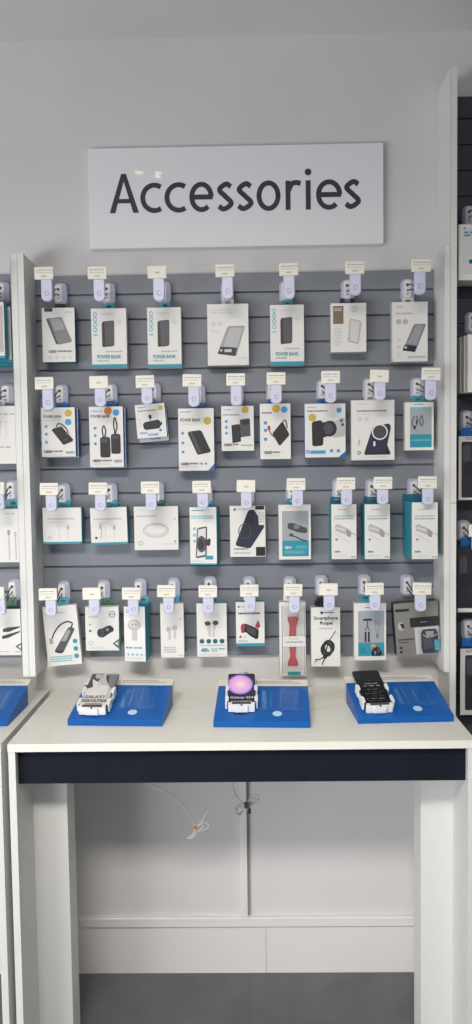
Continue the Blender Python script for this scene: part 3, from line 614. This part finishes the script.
goods('phone_case_box', 'B3', (202, 121, 322, 293), YB, .024, 'offwhite', [('d', 'grey', 219, 133, 5), ('b', 'lgrey', 227, 129, 262, 137, 1), ('r', 'black', 288, 122, 318, 134), ('p', 'navy', [(262, 142), (268, 135), (284, 134), (318, 188), (316, 196), (272, 262), (262, 264), (226, 256), (220, 250)]), ('p', 'darkcase', [(268, 140), (282, 140), (284, 200), (240, 232)]), ('p', 'white', [(296, 140), (321, 140), (321, 186), (300, 186)]), ('b', 'lgrey', 298, 142, 318, 178, 5), ('o', 'dgrey', 252, 206, 22, 3, 26), ('b', 'dgrey', 214, 263, 262, 270, 1), ('b', 'lgrey', 214, 276, 270, 284, 1), ('r', 'black', 289, 260, 320, 290)],
      'white box with a large dark navy phone case pictured, middle of third row', tab=('black', .03, .018))
goods('car_charger_pack', 'B3', (367, 117, 475, 302), YB-.004, .026, 'offwhite', [('b', 'pale', 390, 124, 430, 130, 1), ('r', 'window', 378, 138, 467, 291), ('r', 'teal', 378, 238, 467, 291), ('p', 'dgrey', [(396, 184), (402, 178), (420, 180), (460, 196), (464, 206), (458, 214), (432, 210), (398, 198)]), ('r', 'grey', 418, 184, 436, 198, 2), ('l', 'black', [(404, 220), (425, 226), (440, 234), (460, 240)], 4), ('r', 'dgrey', 402, 214, 416, 224, 2), ('t', 'white', '48W', 386, 256, 410, 267), ('b', 'lteal', 386, 271, 455, 283, 2), ('b', 'lteal', 424, 254, 460, 266, 2)],
      'white and teal pack with a dark car charger and cable in its window, third row', 'pack', tab=('teal', .034, .017), hookx=292)
def plug(x0, x1):
    X = lambda t: x0+(t-72)/85*(x1-x0)
    return [('b', 'lgrey', X(95), 130, X(128), 137, 1), ('b', 'lteal', X(82), 153, X(147), 159, 1), ('b', 'grey', X(82), 162, X(147), 168, 1), ('p', 'lgrey', [(X(84), 188), (X(92), 182), (X(128), 198), (X(126), 220), (X(86), 204)]), ('p', 'mid', [(X(122), 200), (X(132), 202), (X(140), 212), (X(136), 228), (X(124), 222)]), ('p', 'pale', [(X(88), 190), (X(120), 200), (X(120), 208), (X(88), 198)]),
            ('l', 'pale', [(X(84), 214), (X(110), 230), (X(134), 246)], 3), ('d', 'grey', X(89), 234, 4), ('b', 'teal', X(82), 271, X(101), 281, 1), ('b', 'pale', X(82), 286, X(125), 293, 1), ('b', 'grey', X(138), 291, X(154), 296, 1), ('l', 'lgrey', [(X(138), 210), (X(150), 218), (X(154), 220)], 3)]
for k, (x0, x1, z0, z1, Y, n, hx, lb, bl) in enumerate(((72, 157, 115, 301, -.098, 2, 337, 'narrow white charger box with one teal side, left of the three matching ones', ['teal-sided charger box behind the left one of the three matching ones']),
        (184, 270, 115, 301, -.10, 2, 371, 'narrow white charger box between two matching ones, third row second from right', ['teal-sided charger box behind the middle one of the three matching ones']),
        (343, 431, 109, 301, -.145, 4, 413, 'narrow white charger box, frontmost of the deep teal-sided stack at far right', ['second charger box in the deep teal-sided stack at far right', 'third charger box in the deep teal-sided stack at far right', 'rearmost charger box in the deep teal-sided stack at far right']))):
    goods('charger_box', 'C3', (x0, z0, x1, z1), Y, .031, 'teal', plug(x0, x1), lb, tab=('dteal', .034, .020), hookx=hx, n=n, gap=.0325, behind=(bl, .0))

# --- bottom row
goods('usb_hub_box', 'A4', (51, 121, 166, 322), YB-.012, .024, 'offwhite', [('b', 'lgrey', 92, 140, 125, 148, 1), ('l', 'black', [(72, 232), (84, 208), (104, 186), (128, 176), (146, 182), (142, 196)], 5), ('r', 'mid', 64, 228, 76, 246, 1), ('p', 'dgrey', [(128, 200), (136, 194), (150, 198), (152, 205), (108, 276), (98, 281), (80, 276), (78, 270)]), ('p', 'mid', [(126, 206), (136, 202), (138, 210), (120, 240), (104, 240)]), ('p', 'black', [(80, 268), (108, 272), (104, 280), (82, 276)]), ('d', 'teal', 150, 243, 8), ('d', 'teal', 150, 268, 8), ('d', 'teal', 150, 293, 8), ('b', 'lteal', 60, 288, 135, 310, 3)],
      'tilted white box with a grey USB hub and black cable, bottom row far left', tab=('teal', .036, .020), hookx=66, tilt=-4.5)
goods('car_charger_box', 'A4', (187, 124, 300, 272), YB-.012, .026, 'white', [('b', 'pale', 196, 130, 235, 138, 1), ('b', 'lgrey', 196, 155, 230, 162, 1), ('o', 'dgrey', 278, 150, 11, 2), ('b', 'grey', 270, 147, 287, 154, 1), ('p', 'black', [(232, 202), (262, 188), (272, 187), (282, 196), (282, 206), (270, 212), (246, 228), (236, 226)]), ('d', 'dgrey', 237, 212, 11, 15), ('d', 'black', 236, 212, 7, 10), ('r', 'grey', 256, 196, 266, 206, 2), ('o', 'lgrey', 205, 246, 8, 2), ('d', 'dgrey', 203, 205, 4), ('d', 'lgrey', 203, 184, 4), ('p', 'green', [(278, 248), (299, 232), (299, 266)]), ('p', 'white', [(286, 248), (296, 240), (296, 256)]), ('b', 'pale', 196, 260, 250, 266, 1)],
      'white box with a small black car charger and green corner triangle, bottom row', tab=('green', .036, .022), hookx=107)
goods('car_charger_box', 'A4', (316, 123, 390, 309), YB-.03, .050, 'teal', [('b', 'lteal', 324, 133, 360, 148, 2), ('b', 'pale', 324, 152, 352, 158, 1), ('d', 'pinkgrey', 352, 186, 23, 19), ('d', 'offwhite', 350, 182, 16, 11), ('r', 'pinkgrey', 344, 200, 362, 238, 4), ('d', 'grey', 346, 184, 3), ('d', 'grey', 358, 184, 3), ('b', 'grey', 322, 258, 345, 268, 1), ('b', 'lteal', 350, 256, 380, 270, 1)]+[('d', 'lteal', x, 285, 4) for x in (330, 345, 360, 376)]+[('b', 'pale', 322, 294, 380, 302, 1)],
      'narrow white box with teal side and a pale round-headed car charger, bottom row', tab=('teal', .034, .022), hookx=141, yaw=-9)
goods('earbud_box', 'B4', (-32, 113, 47, 296), YB-.014, .026, 'offwhite', [('b', 'pale', -22, 130, 10, 138, 1), ('d', 'lgrey', -4, 200, 9), ('d', 'lgrey', 16, 196, 9), ('r', 'silver', -6, 205, 3, 236, 3), ('r', 'silver', 12, 200, 21, 232, 3), ('d', 'pale', 36, 165, 5), ('b', 'lgrey', -22, 258, 20, 280, 3), ('b', 'lgrey', 28, 286, 42, 291, 1)], 'white box with pale stick earbuds, bottom row fourth from left', tab=('teal', .034, .020), hookx=174)
goods('earbud_box', 'B4', (90, 112, 192, 293), YB-.01, .026, 'teal', [('b', 'pale', 112, 148, 170, 164, 2), ('p', 'silver', [(122, 184), (134, 178), (140, 200), (138, 224), (130, 224)]), ('p', 'silver', [(146, 180), (160, 180), (152, 200), (150, 226), (142, 226)]), ('d', 'dgrey', 127, 180, 10, 8), ('d', 'dgrey', 154, 178, 10, 8)]+[('d', 'dteal', x, 240, 8) for x in (107, 130, 152, 175)]+[('b', 'lteal', 98, 252, 184, 257, 1), ('t', 'teal', '48h', 103, 263, 130, 277), ('b', 'lteal', 138, 263, 160, 277, 2), ('b', 'teal', 164, 263, 184, 270, 1), ('b', 'pale', 100, 282, 184, 288, 1)],
      'white box with two dark-tipped earbuds above four teal dots, bottom row', tab=('dteal', .032, .020), hookx=211)
goods('gamepad_box', 'B4', (222, 107, 319, 257), YB-.012, .030, 'teal', [('d', 'grey', 232, 124, 4), ('b', 'lgrey', 238, 121, 262, 128, 1), ('b', 'dgrey', 230, 142, 305, 152, 1), ('p', 'black', [(240, 186), (246, 181), (256, 181), (292, 196), (299, 204), (297, 230), (290, 234), (272, 224), (256, 210), (242, 212)]), ('p', 'red', [(238, 190), (242, 182), (254, 184), (250, 206), (240, 212)]), ('p', 'red', [(286, 190), (298, 168), (304, 190), (298, 198)]), ('p', 'dgrey', [(256, 186), (288, 200), (288, 222), (260, 206)]), ('d', 'red', 237, 225, 4), ('b', 'lgrey', 248, 222, 258, 229, 1), ('r', 'teal', 222, 247, 319, 257), ('b', 'lteal', 230, 236, 262, 243, 1)],
      'small white and teal box with a black and red gadget, middle of bottom row', tab=('white', .032, .020), hookx=249)
def strap(ob, M, w2, h2):
    b = MB()
    for pts in ([(396, 163), (400, 156), (427, 156), (432, 163), (424, 190), (425, 222), (401, 222), (403, 190)], [(401, 255), (425, 255), (422, 290), (431, 312), (431, 322), (396, 322), (396, 312), (404, 290)]):
        o = [M(*p) for p in pts][::-1]; b.prism(o, -.005, -.0014, 'red')
    o = [M(*p) for p in ((396, 150), (431, 150), (431, 158), (396, 158))]; b.prism([o[3], o[2], o[1], o[0]], -.0045, -.0014, 'lgrey')
    b.obj('watch_strap', ob)['label'] = 'red watch strap in two pieces'
    b = MB(); a = M(380, 222); c = M(456, 257); b.prism(rrect(a[0], c[1], c[0], a[1], .001), -.0066, -.0056, 'white')
    prints(b, [('b', 'grey', 390, 238, 448, 246, 1), ('b', 'lgrey', 400, 228, 436, 234, 1)], M, -.0066); b.obj('paper_band', ob)
    b = MB(); a = M(377, 122); c = M(455, 350); b.face([(a[0], -.0082, c[1]), (c[0], -.0082, c[1]), (c[0], -.0082, a[1]), (a[0], -.0082, a[1])], 'clearfilm'); b.obj('clear_window', ob)
goods('watch_strap_pack', 'B4', (369, 108, 458, 357), YB-.018, .026, 'offwhite', [('r', 'offwhite', 377, 122, 455, 350), ('r', 'mid', 377, 122, 380, 350), ('r', 'mid', 452, 122, 455, 350), ('r', 'teal', 395, 343, 440, 355, 4), ('r', 'silver', 384, 130, 449, 338)], 'tall white pack with a red watch strap behind its window, bottom row', 'pack', tab=('white', .034, .016), hookx=289, extra=strap)
def rope(ob, M, w2, h2):
    b = MB(); rnd = random.Random(2)
    P = [(rnd.uniform(-w2*.7, w2*.6), rnd.uniform(.006, .024), h2+rnd.uniform(-.002, .026)) for i in range(12)]
    b.tube(smooth([(-w2*.5, .014, h2-.004)]+P, 5), .0042, 'black', 6); b.obj('rope', ob)['label'] = 'black rope bulging out of the box top'
goods('phone_rope_box', 'C4', (4, 126, 102, 326), YB-.018, .034, 'offwhite', [('d', 'dgrey', 40, 144, 5), ('b', 'dgrey', 47, 141, 82, 147, 1), ('t', 'black', 'Smartphone', 13, 156, 94, 171), ('t', 'black', 'Rope', 34, 173, 76, 187), ('b', 'lgrey', 30, 194, 78, 202, 1), ('l', 'pale', [(98, 180), (84, 204), (90, 214), (100, 216)], 2), ('l', 'dgrey', [(86, 206), (74, 224), (66, 236)], 3)]
      + [('o', 'black', 56, 268, 21, 9, 25), ('o', 'black', 62, 260, 21, 9, 25), ('l', 'black', [(52, 282), (56, 262), (64, 246)], 4), ('l', 'dgrey', [(44, 276), (50, 256), (64, 240)], 2), ('l', 'dgrey', [(58, 288), (72, 274), (76, 254)], 2)]+[('l', 'black', [(48, 290), (34, 300), (16, 302)], 3.5), ('l', 'black', [(52, 294), (44, 308), (40, 320)], 3.5), ('l', 'grey', [(30, 298), (22, 306), (14, 312)], 2.5), ('r', 'black', 44, 288, 56, 298, 2)],
      'white box lettered Smartphone Rope with a coiled black rope, bottom row', tab=('black', .034, .012), hookx=320, extra=rope)
goods('selfie_stick_pack', 'C4', (149, 112, 257, 305), YB-.018, .024, 'offwhite', [('b', 'teal', 186, 124, 210, 130, 1), ('r', 'window', 162, 138, 250, 290), ('r', 'teal', 162, 245, 250, 290), ('b', 'lteal', 175, 142, 246, 152, 1), ('r', 'black', 179, 164, 209, 171, 2), ('r', 'dgrey', 192, 170, 196, 190), ('l', 'dgrey', [(186, 205), (193, 190), (200, 205)], 3), ('r', 'black', 184, 208, 190, 243, 2), ('r', 'black', 195, 208, 201, 243, 2), ('l', 'grey', [(222, 165), (221, 190), (224, 218)], 2), ('l', 'grey', [(231, 168), (232, 200), (229, 222)], 2), ('r', 'grey', 222, 216, 231, 230, 2),
      ('d', 'gold', 213, 256, 9, 6), ('p', 'orange', [(203, 262), (214, 254), (224, 264), (214, 276)]), ('p', 'black', [(214, 262), (230, 258), (243, 280), (238, 290), (208, 290), (206, 276)]), ('p', 'red', [(226, 262), (236, 272), (230, 280)]), ('p', 'sky', [(216, 272), (224, 276), (218, 288)]), ('o', 'dteal', 178, 270, 7, 2)],
      'white pack with grey and teal picture of a folding selfie stick, bottom row', 'pack', tab=('teal', .034, .020), hookx=365)
def bag(ob, M, w2, h2):
    b = MB(); o = [M(*p) for p in ((372, 212), (380, 202), (420, 202), (428, 214), (428, 262), (424, 282), (374, 282), (370, 262))][::-1]
    b.prism(o, -.006, -.001, 'navy', inner=([(x*.93+.004*0+M(399, 242)[0]*.07, z*.93+M(399, 242)[1]*.07) for x, z in o], -.011))
    prints(b, [('p', 'mid', [(384, 206), (414, 206), (410, 222), (390, 226)]), ('l', 'lgrey', [(376, 216), (396, 228), (424, 218)], 3), ('p', 'dgrey', [(376, 232), (404, 226), (410, 262), (380, 268)]), ('r', 'teal', 412, 236, 430, 274, 2), ('b', 'lteal', 415, 240, 428, 270, 4)], M, -.011); b.obj('folded_product', ob)['label'] = 'folded dark blue item seen through the window'
    b = MB(); a = M(360, 192); c = M(432, 283); b.face([(a[0], -.0135, c[1]), (c[0], -.0135, c[1]), (c[0], -.0135, a[1]), (a[0], -.0135, a[1])], 'clearfilm'); b.obj('clear_window', ob)
goods('armband_pack', 'C4', (286, 108, 436, 284), YB-.026, .036, 'darkcase', [('r', 'black', 292, 128, 338, 137), ('r', 'darkcase', 338, 160, 436, 192), ('b', 'mid', 372, 174, 396, 180, 1), ('d', 'lgrey', 308, 186, 12, 14), ('p', 'black', [(304, 178), (316, 176), (320, 190), (312, 196)]), ('b', 'black', 296, 228, 350, 236, 1), ('b', 'black', 296, 238, 330, 244, 1), ('b', 'grey', 306, 252, 348, 280, 3), ('d', 'black', 302, 258, 5), ('d', 'black', 302, 272, 5), ('r', 'silver', 352, 194, 434, 284), ('r', 'lgrey', 362, 200, 432, 283), ('r', 'teal', 412, 234, 430, 274, 2)],
      'dark grey tilted pack with a black band and a window, far right of bottom row', 'pack', tab=('clearfilm', .05, .024), hookx=407, tilt=-4, face='taupe', extra=bag)

# --- hooks of the middle bay: price card, tongue, tongue bottom, back plate
HK = [
 ('A', (17, 42, 75, 82), (37, 77), 155, (78, 95, 128, 170), 'box with slanted grey power bank, top row'), ('A', (197, 40, 255, 82), (215, 253), 155, (240, 95, 290, 167), 'second box of top row'), ('A', (398, 38, 458, 79), (417, 453), 155, (428, 90, 478, 165), 'third box of top row'),
 ('B', (153, 35, 217, 72), (172, 217), 148, (166, 90, 220, 166), 'wide box with display power bank, top row'), ('B', (370, 30, 430, 68), (385, 420), 148, (366, 85, 416, 165), 'third box from right, top row'), ('C', (118, 27, 185, 60), (135, 173), 135, (103, 80, 153, 160), 'box with brown corner, top row'), ('C', (340, 20, 410, 52), (352, 392), 132, (304, 75, 357, 160), 'far right box of top row'),
 ('A2', (15, 42, 80, 83), (42, 80), 152, (82, 64, 133, 140), 'far left box of second row'), ('A2', (197, 38, 265, 80), (217, 258), 140, (250, 62, 297, 137), 'box with two looped power banks'), ('A2', (355, 37, 420, 77), (378, 412), 132, (398, 62, 442, 132), 'small tilted plug-in power bank box'),
 ('B2', (40, 33, 108, 73), (62, 100), 140, (76, 66, 120, 136), 'large slanted black power bank box'), ('B2', (193, 30, 250, 70), (203, 245), 137, (204, 66, 250, 136), 'box with two overlapping power banks'), ('B2', (323, 27, 392, 66), (340, 378), 130, (324, 64, 368, 130), 'box with red charging plug'),
 ('C2', (40, 22, 100, 62), (53, 88), 127, (22, 50, 66, 122), 'camera-style grip box'), ('C2', (202, 18, 267, 58), (219, 255), 118, (176, 45, 226, 116), 'wireless charging stand box'), ('C2', (377, 12, 440, 50), (388, 429), 118, (335, 40, 390, 118), 'black cable pack of second row'),
 ('A3', (30, 45, 97, 86), (53, 91), 139, (90, 40, 140, 122), 'far left box of third row'), ('A3', (195, 43, 262, 85), (219, 257), 139, (248, 40, 298, 120), 'second box of third row'), ('A3', (370, 40, 440, 81), (391, 427), 137, (408, 40, 454, 116), 'round charging pad box'),
 ('B3', (75, 38, 138, 79), (92, 130), 129, (100, 50, 144, 122), 'phone car mount box'), ('B3', (225, 35, 287, 76), (239, 278), 131, (240, 50, 286, 120), 'navy phone case box'), ('B3', (395, 30, 455, 69), (412, 450), 125, (392, 48, 434, 118), 'car charger and cable pack'),
 ('C3', (90, 27, 153, 67), (106, 143), 120, (75, 30, 120, 106), 'left of three narrow charger boxes'), ('C3', (213, 25, 280, 65), (229, 264), 116, (187, 30, 232, 106), 'middle of three narrow charger boxes'), ('C3', (363, 23, 430, 63), (380, 418), 117, (327, 25, 376, 106), 'deep stack of charger boxes'),
 ('A4', (25, 63, 95, 104), (49, 93), 155, (90, 34, 138, 116), 'tilted USB hub box'), ('A4', (178, 62, 237, 101), (198, 236), 152, (226, 30, 273, 112), 'green-cornered car charger box'), ('A4', (312, 60, 370, 102), (330, 367), 152, (348, 26, 396, 108), 'round-headed car charger box'),
 ('B4', (-42, 52, 17, 94), (-22, 14), 146, (-10, 24, 36, 104), 'pale stick earbud box'), ('B4', (93, 53, 162, 94), (112, 148), 146, (112, 20, 160, 98), 'dark-tipped earbud box'), ('B4', (235, 50, 300, 92), (253, 288), 142, (243, 20, 291, 98), 'black and red gadget box'),
 ('B4', (385, 47, 445, 91), (402, 438), 145, (380, 18, 428, 100), 'red watch strap pack'), ('C4', (30, 47, 95, 87), (47, 84), 138, (16, 17, 62, 94), 'Smartphone Rope box'), ('C4', (185, 45, 250, 86), (202, 239), 138, (161, 16, 208, 90), 'selfie stick pack'), ('C4', (347, 43, 410, 86), (355, 393), 140, (306, 15, 352, 92), 'dark grey tilted pack')]
for h in HK: hook(*h[:5], 'pale lavender hook with price card, holding the '+h[5], tilt=random.choice((0, 0, 1, -1, 2)))

# --- left bay
goods('accessory_box', 'N', (-33, 302, 4.5, 358.5), -.13, .031, 'teal', [('r', 'pinkgrey', -30, 306, 3, 352), ('r', 'teal', -33, 356, 4.5, 358.5)], 'white-fronted teal box at the left edge, front of the top stack', n=3, gap=.036, behind=(['middle box of the teal stack at the top left edge', 'rearmost box of the teal stack at the top left edge'], -.006, .008), tab=('teal', .034, .018))
goods('accessory_box', 'N', (-24, 406, 16.5, 464), -.075, .030, 'offwhite', [('b', 'lgrey', -12, 413, 15, 416, 1), ('d', 'lgrey', 1, 422, .8), ('d', 'lgrey', 6.5, 422, .8), ('l', 'pale', [(1, 424), (1, 438)], .8), ('l', 'pale', [(6.5, 424), (6.5, 438)], .8), ('b', 'lgrey', -8, 446, 10, 449, 1)], 'plain white box at the left edge in second row, under a wired hook', tab=('white', .04, .02))
goods('cable_box', 'N', (-20, 509, 20, 562.5), -.075, .030, 'offwhite', [('b', 'lgrey', 6, 513, 15, 515, 1), ('r', 'mid', 7.5, 530, 10.2, 535, .4), ('r', 'lgrey', 14.5, 532, 16.5, 537, .4), ('l', 'lgrey', [(8.8, 535), (9, 548), (9, 560)], 1.1), ('l', 'lgrey', [(15.5, 537), (15.6, 548), (15.6, 560)], 1.1)], 'white box with two pale cables at the left edge in third row', tab=('teal', .038, .028), hookx=13.5)
goods('cable_box', 'N', (-20, 609, 21, 655.5), -.085, .030, 'dgrey', [('p', 'black', [(3, 629), (8, 627.5), (20, 626.5), (20, 627.6), (9, 632), (3, 632)]), ('p', 'black', [(2, 636), (7, 634.5), (20, 631), (20, 632.4), (8, 638), (2, 639)]), ('p', 'dgrey', [(15, 646.5), (21, 643), (21, 651)]), ('p', 'white', [(17.5, 646.6), (20.4, 644.8), (20.4, 649)]), ('b', 'lgrey', -10, 651, 8, 652.5, 1), ('b', 'lgrey', 15, 651, 20, 653, 1)], 'white box with black cable plugs at the left edge in bottom row', tab=('green', .03, .03), hookx=12)  # white box; its dark grey side is shadow put into the colour
hook('N', (-22, 265, -4, 277), (-18, -7), 299, (-3.5, 282, 9.5, 304), 'hook behind the teal stack at the top left edge')
hook('N', (-20, 376, -2, 388), (-16, -5), 408, (1.5, 384, 14, 406), 'hook at the left edge holding the plain white box')
hook('N', (-15, 483, 4.6, 494.5), (-7, 4.6), 510, (6.5, 480, 19, 502), 'hook at the left edge holding the pale cable box')
hook('N', (-15, 587.5, 4.8, 599.5), (-6, 6), 615, (8.5, 579, 20.5, 601), 'hook at the left edge holding the black cable plug box')

# --- right bay
goods('accessory_box', 'N', (458.6, 224, 500, 280), -.115, .075, 'offwhite', [('r', 'pale', 463, 228, 499, 274), ('d', 'grey', 464.5, 228, 1), ('b', 'teal', 464, 231, 480, 237, 2), ('d', 'dteal', 471, 261.5, 2.2), ('b', 'pale', 463, 268, 478, 271, 1)], 'deep white box high at the right edge beside the tall board', tab=('teal', .03, .012), hookx=470)
goods('accessory_box', 'N', (468, 334, 508, 392), -.12, .030, 'offwhite', [('b', 'pale', 474, 345, 500, 350, 1)], 'front white box of the stack at the right edge below the deep box', n=3, gap=.032, behind=(['middle white box of the stack at the right edge', 'rear white box of the stack at the right edge'], .002, -.002), tab=('white', .03, .012))
def case_pack(r, win, label, blue, word, dark=False, hx=None, band=None):
    P = [('r', 'darkcase', *win, 1.4), ('r', 'dgrey', win[0]+1.5, win[1]+3.5, win[0]+9, win[1]+20, 1.5), ('d', 'black', win[0]+11, win[1]+27, 8), ('t', 'dgrey', word, 465.5, r[1]+1.2, 478, r[1]+4)]
    if band: P.append(('r', 'white', *band))
    goods('phone_case_pack', 'N', r, -.085, .024, 'navy' if not dark else 'darkcase', P, label, 'pack', tab=('blue', .095, .026), face='darkcase' if dark else 'offwhite', group='phone case packs in the right bay')
case_pack((458.4, 436, 500, 500), (461.5, 441.5, 496, 497.5), 'white-framed pack with a dark phone case at the right edge, uppermost of the three', 'blue', 'COVER')
case_pack((457.6, 547, 500, 612), (457.9, 553, 500, 607.5), 'dark phone case pack with a narrow white header at the right edge, middle one', 'blue', 'COVER', dark=True, band=(457.8, 608, 500, 612))
case_pack((460, 648.5, 500, 715), (465, 655, 496, 710), 'white-framed phone case pack at the right edge, lowest of the three', 'blue', 'COVER')
# white printed header of the dark pack
hook('N', (478, 196, 496, 207), (482, 493), 222, (463, 206, 476, 228), 'hook above the deep white box high at the right edge')
hook('N', (483, 302, 501, 313), (487, 498), 328, (466, 312, 479, 334), 'hook above the stack of white boxes at the right edge')
hook('N', (475, 409, 493, 420), (479, 490), 436, (460.5, 411, 473.5, 432), 'hook above the uppermost phone case pack at the right edge')
hook('N', (469.3, 525, 488, 537), (472.5, 484), 552, (458, 521, 470, 542), 'hook above the dark middle phone case pack')
hook('N', (475, 612, 493, 624), (479, 490), 640, (462, 619, 475, 640), 'hook above the lowest phone case pack')

# ------------------------------------------------------------------ light
wd = bpy.data.worlds.new('world'); SC.world = wd; wd.use_nodes = True
wd.node_tree.nodes['Background'].inputs[0].default_value = (.93, .96, 1, 1); wd.node_tree.nodes['Background'].inputs[1].default_value = .32
def area(name, loc, target, sx, sy, power, color, spread=180):
    l = bpy.data.lights.new(name, 'AREA'); l.shape = 'RECTANGLE'; l.size = sx; l.size_y = sy; l.energy = power; l.color = color; l.spread = math.radians(spread)
    o = bpy.data.objects.new(name, l); COL.objects.link(o); o.location = loc
    o.rotation_euler = (Vector(target)-Vector(loc)).to_track_quat('-Z', 'Y').to_euler()
area('shop_window', (-2.8, -3.2, .66), (0.25, 0, .45), 2.6, 1.15, 98, (.95, .96, 1))
area('ceiling_fill', (-.3, -2.9, .25), (0, -1.2, 2.8), 3.0, 1.6, 12, (1, .98, .96))  # added up-light to brighten the ceiling, in place of bounced daylight
area('ceiling_panel', (-.35, -2.45, 2.8), (-.05, -.3, .85), 1.2, .5, 17, (1, .96, .89), 70)
SC.view_settings.view_transform = 'Standard'; SC.view_settings.look = 'None'; SC.view_settings.exposure = -.2; SC.view_settings.gamma = 1
